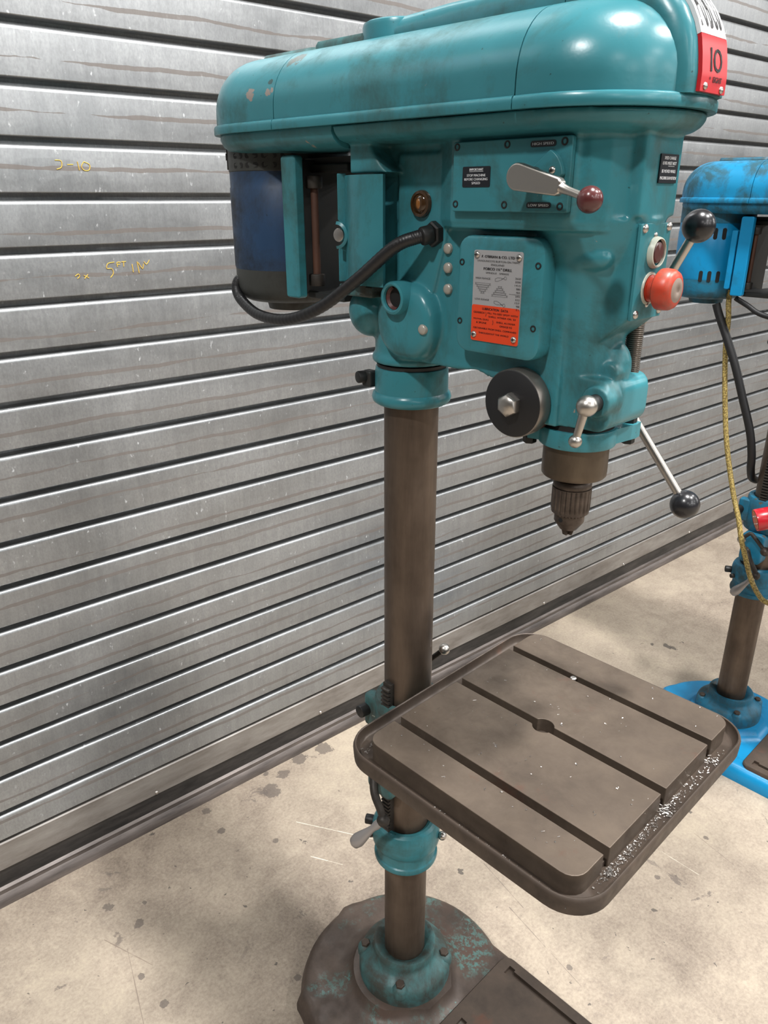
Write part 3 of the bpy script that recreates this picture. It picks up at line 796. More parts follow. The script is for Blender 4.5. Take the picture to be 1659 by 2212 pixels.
    if cfg['full']:
        for col_ in range(4):
            for row in range(3):
                a = radians(-99+col_*18)
                patch(a, a+radians(14.5), 1.6905+row*.0135, 1.6985+row*.0135, .0985, 'vent_slot', 'recess_shade', ring)  # black patches painting the dark inside of the vent openings
        patch(radians(-136), radians(-129), 1.690, 1.730, .100, 'ring_clip', 'grimy_black', ring, .003)
        patch(radians(-134), radians(-124), 1.704, 1.714, .1015, 'ring_clip', 'grimy_black', ring, .003)
        patch(radians(-126), radians(-122), 1.690, 1.728, .100, 'ring_clip', 'grimy_black', ring, .003)
    else:
        for a in (-82, -69, -56, 100, 115):
            for z in (1.533, 1.6445):
                patch(radians(a), radians(a)+.105, z, z+.030, .0985, 'vent_slot', 'recess_shade', mot, .0048)  # surface patches, black in place of shaded openings
    # vertical mounting bar, dark plate behind it, hinge shell round the column
    H(MB().poly_prism(rrect(-.1775, -.1445, 1.504, 1.7045, .005), 'y', -.1000, -.083)).build('mount_bar', cfg['bar'], root, 40, .003)
    H(MB().poly_prism(rrect(-.1835, -.169, 1.506, 1.70, .003), 'y', -.084, .095)).build('mount_plate', 'grimy_black', root, 40)
    if not cfg['full']:
        H(MB().poly_prism(rrect(-.197, -.182, 1.520, 1.670, .004), 'y', -.098, -.080)).build('mount_bar', cfg['bar'], root, 40, .002)
    pin = H(MB().cyl((-.149, -.060, 1.520), (-.149, -.060, 1.675), .0062, None, 14)).build('hinge_pin', 'rusty_pin', root, 60)
    for z in (1.520, 1.660):
        H(MB().rcyl((-.149, -.060, z), (-.149, -.060, z+.018), .0125, .002)).build('pin_collar', 'dark_iron', pin, 40)
    H(MB().box(-.172, -.085, -.062, .06, 1.500, 1.512)).build('motor_bracket', 'grimy_black', root, 30, .003)
    H(MB().box(-.172, -.085, -.05, .06, 1.682, 1.694)).build('motor_bracket', 'grimy_black', root, 30, .003)
    # shell
    b = MB(); ri, ro = .0915, .0985; aa, ab = radians(-71), radians(-205); nn = 26
    rings = []
    for i in range(nn+1):
        t = aa+(ab-aa)*i/nn; cz, sz_ = cos(t), sin(t)
        rings.append([(ro*cz, ro*sz_, 1.533), (ro*cz, ro*sz_, 1.676), (ri*cz, ri*sz_, 1.676), (ri*cz, ri*sz_, 1.533)])
    b.loft(rings)
    shell = H(b).build('hinge_shell', P, root, 40)
    b = MB(); t = radians(-133); rv = Vector((cos(t), sin(t), 0)); tv = Vector((-sin(t), cos(t), 0))
    outl = [(.096, 1.533), (.109, 1.533), (.109, 1.578)] + [(.109-.014*sin(pi*i/8)*.9, 1.578+.040*i/8) for i in range(1, 8)] + [(.109, 1.618), (.109, 1.679), (.096, 1.679)]
    A = [rv*r+tv*.0035+Vector((0, 0, z)) for r, z in outl]; B = [rv*r-tv*.0035+Vector((0, 0, z)) for r, z in outl]
    b.loft([A, B]); H(b).build('shell_flange', P, shell, 30, .0015)
    c0 = rv*.104+Vector((0, 0, 1.598))
    H(MB().lathe([(.0185, -.004), (.0185, .006), (.0145, .008), (.0145, -.004)], c0+Vector((.006, -.011, 0)), (.3, -.95, 0), 24, cap=False, a0=radians(EYE0), a1=radians(EYE0+180))).build('bolt_eye', P, shell, 40)
    H(MB().rcyl(c0+Vector((0, .02, 0)), c0+Vector((.006, -.012, 0)), .0095, .0015)).build('hinge_bolt', 'screw_steel', shell, 40)
    H(MB().cyl((-.02, -.075, 1.518), (-.02, -.075, 1.534), .012, None, 16).box(-.07, -.0, -.085, .0, 1.515, 1.531)).build('shell_foot', PW, shell, 30, .003)
    # belt seen under the guard
    H(MB().poly_prism([(-.24, -.036), (.0, -.050), (.0, -.040), (-.24, -.026)], 'z', 1.694, 1.703)).build('belt', 'rubber', root, 0)

    # ---------------- conduit from motor to head
    if cfg['full']:
        path = [(-.318, -.072, 1.5235), (-.326, -.086, 1.5185), (-.3230, -.0935, 1.5035), (-.2990, -.100, 1.4872), (-.2394, -.110, 1.4715), (-.1554, -.118, 1.4735), (-.0737, -.120, 1.4986), (.0020, -.115, 1.5424), (.0589, -.100, 1.5863), (.0840, -.084, 1.5990), (.0945, -.066, 1.6020)]
        cd = MB().tube(path, .0088, 16, 26, ridge=(1., 1., .955)).build('conduit', 'conduit_black', root, 40)
        MB().hexa((-.308, -.068, 1.530), (-.5, -.62, -.25), .026, .016).build('gland', 'dark_iron', cd, 30)
        g2 = Vector((.0975, -.056, 1.6035))
        MB().hexa(g2, (-.15, -1, -.05), .028, .013).build('gland', 'bolt_black', cd, 30)
        MB().rcyl(g2+Vector((0, -.012, 0)), g2+Vector((-.006, -.026, -.003)), .0118, .002).build('gland', 'bolt_black', cd, 30)

    # ---------------- side covers and controls
    Y = -.092
    gc = H(MB().poly_prism(rrect(.1512, .3155, 1.6315, 1.7078, .003), 'y', -.0845, Y)).build('gear_cover', P, root, 30, .0015)
    for (x, z) in ((.1572, 1.7023), (.2306, 1.7021), (.3060, 1.7020), (.1572, 1.6400), (.2307, 1.6394), (.3060, 1.6380)):
        screw_socket((x, Y, z+dz), (0, -1, 0), .0042, gc)
    nm = H(MB().loft([[(x, y, z) for x, z in rrect(.1535+e, .2830-e, 1.4625+e, 1.6045-e, .018-e)] for y, e in ((-.050, 0), (-.0745, 0), (-.078, .001), (-.080, .0045))])).build('side_panel', P, root, 40)
    for (x, z) in ((.1610, 1.5727), (.2755, 1.5740), (.1605, 1.5006), (.2745, 1.5025)):
        screw_socket((x, -.0801, z+dz), (0, -1, 0), .0040, nm)
    # control panel plate on the front
    fp = H(MB().poly_prism(rrect(-.0345, .0345, 1.5165, 1.6205, .0015), 'x', .3705, .3742)).build('control_panel', P, root, 30, .0006)
    for yy, zz in ((-.0262, 1.6155), (.0285, 1.6165), (-.0255, 1.5232), (.0292, 1.5245)):
        screw_dome((.3742, yy, zz+dz), (1, 0, 0), .0050, fp, cross=False)
    for yy, zz in ((-.0005, 1.6080), (-.0020, 1.5325)):
        screw_dome((.3742, yy, zz+dz), (1, 0, 0), .0032, fp, cross=False)
    # start button
    sb = H(MB().lathe([(.0175, 0), (.0172, .003), (.0160, .006), (.0148, .0065), (.0142, .003)], (.3742, .0020, 1.5895), (1, 0, 0), 28, cap=False)).build('start_button_bezel', 'cream_bezel', fp, 40)
    H(MB().lathe([(.0135, 0), (.0115, .001), (.0115, .0045), (.0100, .0058), (0, .006)], (.3742, .0020, 1.5895), (1, 0, 0), 24)).build('start_button', 'maroon_button', sb, 40)
    # red mushroom stop button
    st = H(MB().lathe([(.0150, 0), (.0150, .002), (.0125, .003), (.0125, .010), (.0205, .0115), (.0228, .0135), (.0232, .018), (.0225, .026), (.0200, .0305), (.0150, .033)], (.3742, .0010, 1.5505), (1, 0, 0), 36)).build('stop_button', 'button_red', fp, 40)
    H(MB().lathe([(.0152, .0325), (.0100, .0341), (.0045, .0345), (.003, .0335), (0, .0333)], (.3742, .0010, 1.5505), (1, 0, 0), 28)).build('button_face', 'button_worn', st, 60)
    H(MB().lathe([(.0185, 0), (.0180, .0016), (.0155, .0018)], (.3742, -.0005, 1.5505), (1, 0, 0), 28, cap=False)).build('stop_button_bezel', 'cream_bezel', fp, 40)

    if cfg['full']:
        # speed lever on the gear cover
        sec = MB(); q0 = (.2800, 1.6672)
        arc = [(q0[0]+.030*cos(radians(t)), q0[1]+.030*sin(radians(t))) for t in range(5, 66, 6)]
        sec.poly_prism([(q0[0]-.006, q0[1]-.006), (q0[0]+.012, q0[1]-.010)]+arc+[(q0[0]-.012, q0[1]+.008)], 'y', Y, Y-.007)
        se = sec.build('lever_quadrant', P, gc, 30, .001)
        screw_dome((.2975, Y-.007, 1.6742), (0, -1, 0), .0042, se)
        MB().cyl((.2745, Y, 1.6672), (.2745, -.122, 1.6672), .011, None, 24).build('lever_shaft', 'dark_iron', gc, 40)
        b = MB()
        # paddle: round end, tapering to the neck
        c0, c1 = Vector((.2750, 1.6675)), Vector((.3265, 1.6570)); r0, r1 = .0140, .0088
        d = (c1-c0).normalized(); nrm = Vector((-d.y, d.x))
        outl = []
        for i in range(13):
            t = pi/2+pi*i/12; v2 = d*cos(t)+nrm*sin(t); outl.append(c0+v2*r0)
        outl += [c1-nrm*r1, c1+d*.004-nrm*r1*.7, c1+d*.004+nrm*r1*.7, c1+nrm*r1]
        b.poly_prism([(p.x, p.y) for p in outl], 'y', -.121, -.1325)
        hl = b.build('speed_lever', 'bright_steel', gc, 40, .0025)
        MB().tube([(.3290, -.1270, 1.6563), (.3360, -.1275, 1.6540), (.3600, -.1290, 1.6470)], lambda t: .0062-.0022*min(1, t*1.6), 14, 5).build('lever_rod', 'bright_steel', hl, 180)
        MB().sphere((.3655, -.1295, 1.6450), .0132, 28).build('lever_knob', 'maroon_ball', hl, 180)
        # labels on the gear cover
        lab = MB().poly_prism(rrect(.1672, .2087, 1.6585, 1.6808, .0018), 'y', Y, Y-.0006).build('warning_label', 'label_black', gc, 0)
        pr = Print()
        pr.text('IMPORTANT', .1780, .1985, 1.6762, 1.6788, .00012).line([(.1780, 1.6753), (.1985, 1.6753)], .0003)
        pr.text('STOP MACHINE', .1742, .2020, 1.6700, 1.6726, .0001).text('BEFORE CHANGING', .1705, .2053, 1.6658, 1.6684, .0001).text('SPEED', .1818, .1945, 1.6616, 1.6642, .0001)
        pr.build('lettering', side_frame(Y-.0009), 'label_white', lab)
        for txt, a0, a1, z0, z1 in (('HIGH SPEED', .2625, .2955, 1.6978, 1.7040), ('LOW SPEED', .2620, .2945, 1.6360, 1.6422)):
            lb = MB().poly_prism(rrect(a0, a1, z0, z1, .0026), 'y', Y, Y-.0006).build('speed_label', 'label_black', gc, 0)
            Print().text(txt, a0+.0028, a1-.0028, z0+.0018, z1-.0018, .0001).build('lettering', side_frame(Y-.0009), 'label_white', lb)
        # label on the front of the casting
        lb = MB().poly_prism(rrect(-.0112, .0290, 1.6615, 1.6905, .001), 'x', .3735, .3752).build('lever_label', 'label_black', root, 0)
        pr = Print()
        for i, (t_, a0, a1) in enumerate((('SPEED CHANGE', -.004, .022), ('LEVER MUST NOT', -.007, .024), ('BE MOVED WHILE', -.007, .024), ('MACHINE IS IN MOTION', -.0095, .0272))):
            z = (1.6850, 1.6798, 1.6718, 1.6650)[i]
            pr.text(t_, a0, a1, z, z+.0032, .0001)
        pr.line([(.006, 1.6785), (.020, 1.6785)], .0003)
        pr.build('lettering', front_frame(.3755), 'label_white', lb)
        # maker's plate
        yp = -.0812
        x0, x1, z0, z1 = .1808, .2545, 1.4790, 1.5882
        zo = z0+(z1-z0)*.405
        pts = rrect(x0, x1, z0, z1, .003)
        pl_ = MB().poly_prism(pts, 'y', -.0798, yp).build('maker_plate', 'label_silver', nm, 0)
        lo = [p for p in rrect(x0, x1, z0, zo+.003, .003)]
        lo = [(x, min(z, zo)) for x, z in lo]
        MB().poly_prism(rrect(x0, x1, z0, zo, .0029), 'y', yp, yp-.0003).build('orange_field', 'label_orange', pl_, 0)
        U = lambda u: x0+(x1-x0)*u
        Vv = lambda v: z1-(z1-z0)*v
        pr = Print()
        def T_(s, u0, u1, v, h=.020, bold=0.): pr.text(s, U(u0), U(u1), Vv(v+h/2), Vv(v-h/2), bold)
        T_("F. O'BRIAN & CO. LTD", .17, .84, .065, .028, .00016)
        T_('SWADLINCOTE BURTON-ON-TRENT', .08, .95, .113, .019)
        T_('ENGLAND', .37, .64, .150, .019)
        T_('FOBCO 1\u00bc" DRILL', .22, .80, .195, .029, .00016)
        T_('SPINDLE   SPEEDS', .27, .74, .238, .017)
        T_('HIGH RANGE', .06, .37, .300, .020)
        T_('LOW RANGE', .06, .36, .530, .020)
        for i, sN in enumerate(('2650', '2000', '1415', '880', '465')): T_(sN, .875 if len(sN) > 3 else .905, .985, .275+.0365*i, .019)
        for i, sN in enumerate(('295', '222', '157', '98', '51')): T_(sN, .895 if len(sN) > 2 else .92, .985, .462+.0355*i, .019)
        pr.line([(U(.77), Vv(.4445)), (U(.985), Vv(.4445))], .0003)
        def lever_icon(cu, cv, up):
            a = .10; s_ = 1 if up else -1
            ol = [(-.11, .012), (-.06, .020), (.03, .008), (.03, -.006), (-.06, -.018), (-.11, -.012)]
            q = [(U(cu+u), Vv(cv-(v+s_*u*.12))) for u, v in ol]
            pr.line(q, .00028, True)
            pr.line([(U(cu+.03), Vv(cv-s_*.004)), (U(cu+.07), Vv(cv-s_*.010))], .0005)
            cc = (U(cu+.095), Vv(cv-s_*.013))
            pr.line([(cc[0]+.0019*cos(2*pi*i/10), cc[1]+.0019*sin(2*pi*i/10)) for i in range(10)], .00028, True)
        lever_icon(.58, .295, True); lever_icon(.58, .560, False)
        def pulley(cu, v0, dirn, hw):
            for i in range(5):
                wd = hw*(1-.19*i) if dirn > 0 else hw*(.24+.19*i)
                va, vb = v0+i*.0235, v0+i*.0235+.018
                for zz in (va, vb): pr.line([(U(cu-wd), Vv(zz)), (U(cu+wd), Vv(zz))], .00024)
                for sg in (-1, 1): pr.line([(U(cu+sg*wd), Vv(va)), (U(cu+sg*(wd-.025)), Vv((va+vb)/2)), (U(cu+sg*wd), Vv(vb))], .00022)
        pulley(.215, .352, 1, .165); pulley(.575, .372, -1, .165)
        T_('LUBRICATION  DATA', .23, .77, .632, .027, .00014)
        T_('GEARBOX', .045, .285, .678, .021, .00007); T_('}', .30, .325, .69, .05)
        T_('FILL TO RED SPOT WITH', .345, .97, .675, .019, .00007); T_('SHELL VITREA OIL 33', .37, .93, .713, .019, .00007)
        T_('MOTOR, QUILL', .05, .38, .752, .020, .00007); T_('& SPLINE', .11, .33, .790, .020, .00007); T_('}', .455, .48, .775, .05)
        T_('SHELL ALVANIA', .54, .93, .765, .020, .00007); T_('GREASE R2', .61, .87, .805, .020, .00007)
        T_('OBTAINABLE FROM SHELL COMPANIES', .05, .96, .853, .019, .00007)
        T_('THROUGHOUT THE WORLD', .17, .81, .905, .019, .00007)
        pr.build('lettering', side_frame(yp-.0006), 'print_black', pl_)
        for x, z in ((x0+.0050, z1-.0055), (x1-.0055, z1-.0065), (x0+.0050, z0+.0075), (x1-.0065, z0+.0075)):
            screw_dome((x, yp-.0003, z), (0, -1, 0), .0042, pl_)
        # oil sight glass, buttons, plug, socket
        sg = MB().lathe([(.0170, .0), (.0172, .004), (.0160, .0075), (.0125, .0080), (.0115, .005)], (.0725, -.0585, 1.6398), (0, -1, 0), 32, cap=False).build('oil_sight', 'amber_glass', root, 50)
        MB().lathe([(.0128, .004), (.0128, .0062), (.010, .0085), (.006, .0100), (0, .0105)], (.0725, -.0585, 1.6398), (0, -1, 0), 28).build('sight_glass', 'amber_glass', sg, 60)
        MB().sphere((.0725, -.0675, 1.6398), .0055, 16, (.8, .5, 1.3)).build('sight_eye', 'amber_eye', sg, 180)
        for z, x in ((1.5858, .1160), (1.5616, .1168), (1.5346, .1178)):
            MB().lathe([(.0068, -.003), (.0068, .002), (.0060, .0034), (.0035, .0044), (0, .0047)], (x, -.0555, z), (0, -1, 0), 22).build('plug_button', 'plug_cap', root, 60)
        MB().lathe([(.0070, -.006), (.0070, .002), (.0060, .0034), (.0035, .0044), (0, .0047)], (.0945, -.0785, 1.4815), (0, -1, 0), 22).build('plug_button', 'plug_cap', root, 60)
        so = MB().lathe([(.0235, -.040), (.0226, -.030), (.0226, -.003), (.0215, .0005), (.0185, .0018), (.0165, .0005), (.0158, -.003)], (.047, -.0905, 1.5197), (0, -1, 0), 36, cap=False).build('pipe_socket', P, root, 40)
        MB().lathe([(.0158, -.003), (.0156, -.0090)], (.047, -.0905, 1.5197), (0, -1, 0), 28, cap=False).build('socket_bore', 'grimy_black', so, 40)  # bore and floor blackened to paint the shade inside the hole
        MB().lathe([(.0157, -.0085), (0, -.0085)], (.047, -.0905, 1.5197), (0, -1, 0), 24, cap=False).build('socket_floor', 'recess_shade', so, 0)
        MB().lathe([(.0157, -.0045), (.0125, -.0082)], (.047, -.0905, 1.5197), (0, -1, 0), 24, cap=False, a0=radians(20), a1=radians(190)).build('red_lead', 'maroon_button', so, 0)
        # nose badge
        prof = [(x+.0018, z) for x, z in RIDGE[1:8]]
        cum = [0.]
        for a, b2 in zip(RIDGE[:-1], RIDGE[1:]): cum.append(cum[-1]+sqrt((a[0]-b2[0])**2+(a[1]-b2[1])**2))
        def bp(s, off):
            for i in range(len(cum)-1):
                if s <= cum[i+1] or i == len(cum)-2:
                    t = (s-cum[i])/(cum[i+1]-cum[i]); a, b2 = RIDGE[i], RIDGE[i+1]
                    tx, tz_ = b2[0]-a[0], b2[1]-a[1]; L = sqrt(tx*tx+tz_*tz_)
                    return (a[0]+tx*t+tz_/L*off, a[1]+tz_*t-tx/L*off)
        def badge(s0, s1, name, mname):
            b = MB(); rings = []
            for i in range(13):
                s = s0+(s1-s0)*i/12
                o_, i_ = bp(s, .0042), bp(s, -.001)
                rings.append([(o_[0], -.0285, o_[1]), (o_[0], .0285, o_[1]), (i_[0], .0285, i_[1]), (i_[0], -.0285, i_[1])])
            b.loft(rings)
            return GZ(b).build(name, mname, g_f, 30)
        bw = badge(.0515, .128, 'badge_top', 'badge_white')
        brd = badge(.0015, .0510, 'badge_bottom', 'badge_red')
        fr = lambda u, v: guard_z((bp(v, .0047)[0], u, bp(v, .0047)[1]))
        MBp = Print()
        for ch, u in (('F', -.0235), ('O', -.0140), ('B', -.0035), ('C', .0065), ('O', .0160)):
            MBp.text(ch, u, u+.0068, .0585, .103, .0003)
        MBp.build('lettering', fr, 'print_black', bw)
        MBp = Print(); MBp.text('1', -.0105, -.0075, .0195, .0405, .0004).text('O', -.0035, .0150, .0195, .0405, .0005)
        MBp.text('EIGHT', -.0030, .0165, .0108, .0158, .0003).text('*', -.0115, -.0085, .0125, .0155, .0003)
        MBp.build('lettering', fr, 'print_black', brd)
        for u, s in ((-.0185, .0065), (.0185, .0055), (-.019, .1215), (.020, .1195)):
            q = bp(s, .0042); screw_dome(guard_z((q[0], u, q[1])), (1, 0, .15 if s < .1 else .9), .0036, brd if s < .1 else bw, cross=False)
        # feed disc on the near side
        dc = MB().lathe([(.0425, .0), (.0437, .0015), (.0437, .0205), (.0425, .0222), (.0200, .0226), (0, .0226)], (.2490, -.0555, 1.4062), (0, -1, 0), 56).build('feed_disc', 'disc_edge', root, 40)
        MB().lathe([(.0424, .0222), (.0410, .0232), (0, .0234)], (.2490, -.0555, 1.4062), (0, -1, 0), 56).build('disc_face', 'black_disc', dc, 40)
        MB().lathe([(.0418, .0), (.0418, .012), (.035, .013)], (.2490, -.0425, 1.4062), (0, -1, 0), 48).build('disc_back', 'rusty_pin', dc, 40)
        MB().lathe([(.0150, 0), (.0154, .002), (.0154, .010), (.0130, .0135), (.007, .0158), (0, .0165)], (.2490, -.0785, 1.4062), (0, -1, 0), 6).build('disc_nut', 'bright_steel', dc, 50)
        # quill lock lever with two balls
        ll = MB().sphere((.3530, -.0735, 1.4215), .0128, 24).build('quill_lock', 'bright_steel', root, 180)
        MB().cyl((.352, -.05, 1.4215), (.3525, -.068, 1.4215), .0105, None, 20).build('lock_washer', 'bolt_black', ll, 40)
        MB().tube([(.3510, -.0755, 1.4130), (.3465, -.0790, 1.3835)], lambda t: .0056-.001*t, 14).build('lock_arm', 'bright_steel', ll, 60)
        MB().sphere((.3457, -.0795, 1.3785), .0082, 20).build('lock_ball', 'bright_steel', ll, 180)
    # ---------------- capstan on the far side
    hub = H(MB().lathe([(.030, 0), (.034, .004), (.034, .030), (.026, .040), (.026, .062), (.022, .066), (0, .067)], (.25, .098, 1.4065), (0, 1, 0), 32)).build('capstan_hub', 'dark_iron', root, 40)
    for bx, bz in ((.344, 1.609), (.3825, 1.2425)):
        d = Vector((bx-.25, .012, bz-1.4065))
        rd = H(MB().cyl((.25, .155, 1.4065), Vector((.25, .155, 1.4065))+d, .0066, .0062, 18)).build('capstan_lever', 'bright_steel', hub, 60)
        H(MB().sphere(Vector((.25, .155, 1.4065))+d*1.02, .0208, 28)).build('lever_ball', 'black_plastic', hub, 180)
    # ---------------- quill nose, collar, chuck
    b = MB().lathe([(.0435, 1.3505), (.0490, 1.3515), (.0500, 1.354), (.0500, 1.372), (.0490, 1.3745), (.044, 1.3752)], (XS, 0, 0), seg=48, cap=False)
    b.poly_prism([(.318, .030), (.336, .072), (.350, .072), (.352, .058), (.345, .010)], 'z', 1.354, 1.3735)
    b.poly_prism([(.268, -.036), (.250, -.040), (.240, -.028), (.250, -.005)], 'z', 1.354, 1.3735)
    nf = H(b).build('nose_flange', P, root, 40)
    H(MB().lathe([(.0455, 1.375), (.0445, 1.3765), (.0445, 1.384)], (XS, 0, 0), seg=40, cap=False)).build('nose_gap', 'recess_shade', nf, 40)
    for (x, y) in ((.340, .060), (.247, -.030)):
        H(MB().hexa((x, y, 1.373), (0, 0, 1), .016, .010)).build('flange_bolt', 'bolt_black', nf, 30)
        H(MB().hexa((x, y, 1.355), (0, 0, -1), .016, .010)).build('flange_bolt', 'bolt_black', nf, 30)
    H(MB().lathe([(.0425, 1.356), (.0428, 1.3155), (.0425, 1.309), (.0405, 1.3065), (.020, 1.306), (.018, 1.312)], (XS, 0, 0), seg=48)).build('quill_collar', 'collar_bronze', root, 40)
    H(MB().cyl((XS, 0, 1.27), (XS, 0, 1.31), .0185, None, 28)).build('spindle', 'dark_iron', root, 40)
    # chuck: knurled sleeve (fluted), gear ring, nose, jaws
    ch = H(MB().lathe([(.018, 1.2995), (.0235, 1.2990), (.0255, 1.2965), (.0255, 1.290), (.024, 1.288)], (XS, 0, 0), seg=36, cap=False)).build('chuck', 'chuck_steel', root, 40)
    b = MB(); nf_ = 96; rings = []
    for z, k_ in ((1.2890, 0), (1.2875, 1), (1.2590, 1), (1.2555, .4), (1.2530, 0)):
        r_ = []
        for i in range(nf_):
            t = i % 4
            r = .0262-(.0013*k_ if t in (0,) else 0)-(0 if z > 1.256 else .001)
            r_.append((XS+r*cos(2*pi*i/nf_), r*sin(2*pi*i/nf_), z))
        rings.append(r_)
    H(b.loft(rings)).build('chuck_sleeve', 'chuck_steel', ch, 25)
    b = MB(); ng = 60; rings = []
    for z, rr in ((1.2535, .0230), (1.2500, .0222), (1.2490, .0208)):
        rings.append([(XS+(rr-(.0016 if i % 2 else 0))*cos(2*pi*i/ng), (rr-(.0016 if i % 2 else 0))*sin(2*pi*i/ng), z) for i in range(ng)])
    H(b.loft(rings)).build('gear_ring', 'chuck_steel', ch, 0)
    nz = H(MB().lathe([(.0203, 1.2530), (.0203, 1.2400), (.0190, 1.2375), (.0120, 1.2275), (.0085, 1.2265), (0, 1.2262)], (XS, 0, 0), seg=40)).build('chuck_nose', 'chuck_steel', ch, 30)
    t = radians(-92)
    H(MB().lathe([(.0033, 0), (.0030, .0008), (0, .0009)], (XS+.0199*cos(t), .0199*sin(t), 1.2445), (cos(t), sin(t), 0), 14)).build('key_hole', 'recess_shade', nz, 0)
    for i in range(3):
        t = radians(-100+120*i); u = Vector((cos(t), sin(t), 0)); v = Vector((-sin(t), cos(t), 0)); c = Vector((XS, 0, 0))
        A = [c+u*a+v*bb+Vector((0, 0, 1.230)) for a, bb in ((.0095, -.0042), (.0095, .0042), (.001, .002), (.001, -.002))]
        B = [c+u*a+v*bb+Vector((0, 0, 1.2185)) for a, bb in ((.0062, -.0036), (.0062, .0036), (.001, .002), (.001, -.002))]
        H(MB().loft([A, B])).build('jaw', 'chuck_steel', nz, 0)
    # return spring down the front
    pts = []
    L_ = 1.515-1.435
    turns = 44
    b = MB()
    hz = lambda i, nn: 1.515-L_*i/nn
    coil = []
    for i in range(turns*10+1):
        a = 2*pi*i/10; coil.append((.3440+.0095*cos(a), .038+.0095*sin(a), 1.530-(1.530-1.420)*i/(turns*10)))
    sp = H(MB().tube(coil, .00115, 6)).build('depth_spring', 'spring_steel', root, 60)
    H(MB().cyl((.3440, .038, 1.40), (.3440, .038, 1.54), .0075, None, 18)).build('depth_rod', 'dark_iron', sp, 60)
    return root

drill1 = make_drill(dict(paint='teal_paint', worn='teal_paint_worn', base='teal_base_worn', pad='table_iron_dark', motor='motor_blue', motor_cap='grimy_grey', bar='teal_paint',
    dz=0., at=(.78374, -.82250), rot=-85.4, table_z=.895, ring_z=0., rack=(.49, .845), full=True,
    label='teal pillar drill with square slotted table, whole in view'))
drill2 = make_drill(dict(paint='blue_paint', worn='blue_paint_dirty', base='motor_bright_blue', pad='table_iron_dark', motor='motor_bright_blue', motor_cap='blue_paint_dirty', bar='motor_bright_blue',
    dz=-.103, at=(2.19677, -.82560), rot=-86.4, table_z=.935, ring_z=.115, rack=(.61, 1.12), full=False,
    label='bright blue pillar drill behind the teal one, cut off by the frame edge'))

# ------------------------------------------------------------------ cables on the blue drill, swarf on the table
def L2(p, A, rot):
    t = radians(rot); return (A[0]+cos(t)*p[0]-sin(t)*p[1], A[1]+sin(t)*p[0]+cos(t)*p[1], p[2])
A2, R2 = (2.19677, -.82560), -86.4
ld = empty('power_lead', L2((0, -.2, 0), A2, R2)); ld['x'] = 0; del ld['x']
tag(ld, 'braided yellow power lead with red plug hanging by the blue drill', 'power lead')
def wpart(b, name, mname, parent, sm=60):
    o = b.xf(lambda c: Vector(L2(c, A2, R2))-ld.location).build(name, mname, parent, sm); return o
cab = wpart(MB().tube([(-.200, -.045, 1.41), (-.196, -.05, 1.375), (-.187, -.055, 1.332), (-.178, -.06, 1.244), (-.153, -.07, 1.117), (-.119, -.085, .989), (-.073, -.10, .863), (-.036, -.118, .791), (-.013, -.130, .736), (.006, -.132, .693), (.035, -.136, .631), (.068, -.14, .59), (.095, -.14, .577), (.145, -.14, .586), (.19, -.145, .64), (.20, -.150, .74), (.165, -.155, .82), (.115, -.150, .855)], .0072, 12, 8), 'cable', 'braided_cable', ld)
PC, PD = Vector((.028, -.172, .822)), Vector((.62, .50, .22))
pg = wpart(MB().lathe([(.030, 0), (.031, .004), (.031, .045), (.027, .052), (.022, .085), (.016, .12), (0, .122)], PC, PD, 28), 'plug', 'plug_red', ld, 40)
wpart(MB().lathe([(.0265, .012), (0, .012)], PC, PD, 24, cap=False).lathe([(.0275, -.0006), (.0275, .012)], PC, PD, 24, cap=False), 'plug_recess', 'recess_shade', pg, 0)
ax = PD.normalized(); uu = ax.cross(Vector((0, 0, 1))).normalized(); vv_ = ax.cross(uu)
for i in range(4):
    c = PC+(uu*cos(radians(90*i+20))+vv_*sin(radians(90*i+20)))*.0145
    wpart(MB().cyl(c-ax*.002, c+ax*.015, .0034, None, 10), 'pin', 'screw_steel', pg)
wpart(MB().lathe([(.033, .0), (.034, .006), (.033, .012)], PC+ax*.042, ax, 28), 'plug_collar', 'plug_pale', pg, 40)
bc = MB().tube([(-.226, -.060, 1.372), (-.221, -.060, 1.36), (-.208, -.062, 1.335), (-.178, -.066, 1.283), (-.14, -.07, 1.211), (-.104, -.07, 1.125), (-.07, -.066, 1.037), (-.056, -.058, .970), (-.057, -.040, .92), (-.060, -.010, .885), (-.058, .02, .87)], .0112, 14, 8)
o = bc.xf(lambda c: L2(c, A2, R2)).build('power_cable', 'cable_black', None, 60)
tag(o, 'thick black cable hanging below the blue motor', 'cable')
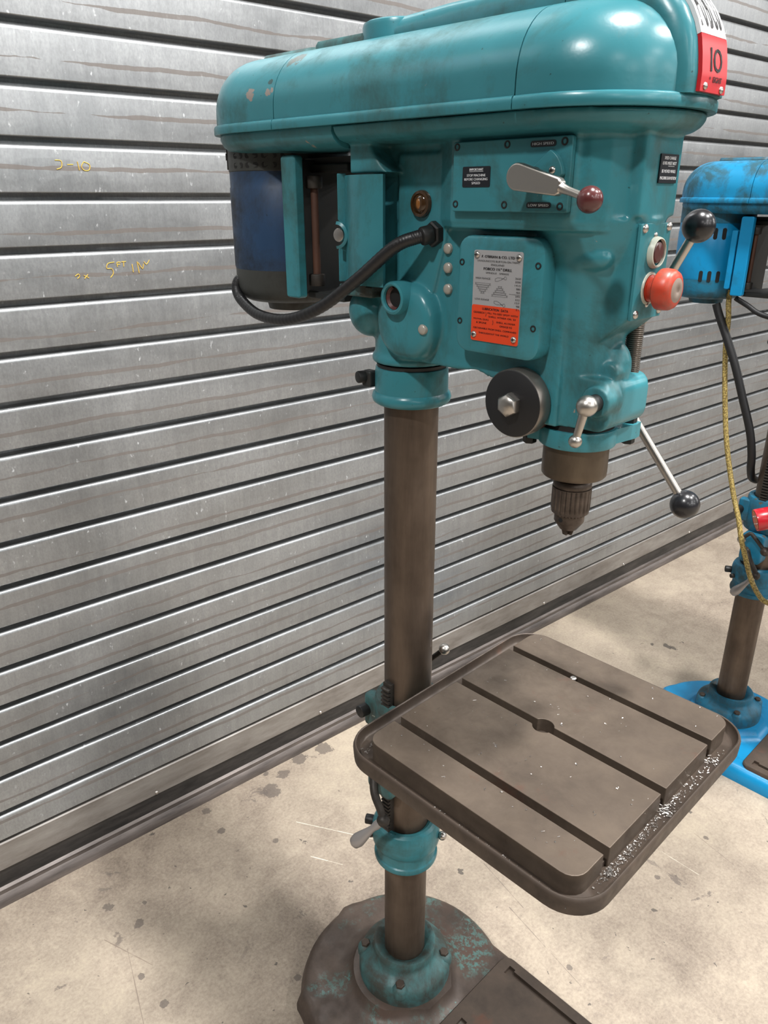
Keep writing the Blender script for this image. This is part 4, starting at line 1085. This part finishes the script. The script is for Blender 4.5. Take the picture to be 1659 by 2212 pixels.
bc = MB().tube([(-.175, -.060, 1.392), (-.166, -.060, 1.387), (-.137, -.065, 1.375), (-.107, -.07, 1.36), (-.077, -.07, 1.352), (-.039, -.07, 1.349), (.02, -.07, 1.36)], .0070, 12, 6)
o = bc.xf(lambda c: L2(c, A2, R2)).build('motor_cable', 'cable_black', None, 60)
tag(o, 'thin black cable leading forward from under the blue motor', 'cable')

# swarf lying in the tray channel and on the work surface
random.seed(7)
b = MB(); A1, R1 = (.78374, -.82250), -85.4
def chip(x, y, z, s):
    a = random.uniform(0, 2*pi); k_ = random.uniform(.25, .6)
    pts = []
    n_ = 3
    for i in range(n_+1):
        t = a+random.uniform(.3, .9)*i
        pts.append((x+s*cos(t)*i/n_, y+s*sin(t)*i/n_, z+random.uniform(0, s*.35)))
    w_ = random.uniform(.0003, .0007)
    V = []
    for p in pts: V += [b.bm.verts.new(L2((p[0], p[1]-w_, p[2]), A1, R1)), b.bm.verts.new(L2((p[0], p[1]+w_, p[2]+w_), A1, R1))]
    for i in range(n_): b.bm.faces.new((V[2*i], V[2*i+1], V[2*i+3], V[2*i+2]))
for i in range(330):   # front channel, thick
    x = random.triangular(.4935, .508, .495); y = random.triangular(-.20, .20, -.10)
    chip(x, y, .8636+random.random()*.0015, random.uniform(.0012, .0036))
for i in range(110):
    chip(random.uniform(.492, .510), random.choice((-.153, -.0055, .139))+random.gauss(0, .006), .8640+random.random()*.003, random.uniform(.002, .005))
for i in range(160):   # back channel and corners
    chip(random.triangular(.106, .123, .121), random.uniform(-.22, .21), .8636, random.uniform(.001, .0035))
for i in range(60):
    chip(random.uniform(.13, .49), random.choice((-.236, -.2275)), .8636, random.uniform(.001, .0025))
for i in range(110):   # scattered on the surface
    y = random.uniform(-.215, .21)
    if min(abs(y+.153), abs(y+.0055), abs(y-.139)) < .010: continue
    chip(random.uniform(.13, .485), y, .8953, random.choice((.0012, .0015, .002, .002, .003, .0045)))
o = b.build('metal_swarf', 'swarf_metal', None, 0, kind='stuff')
o['label'] = 'bright metal swarf scattered over the drill table'; o['category'] = 'swarf'
# white blobs of debris on the floor are in the concrete's own texture
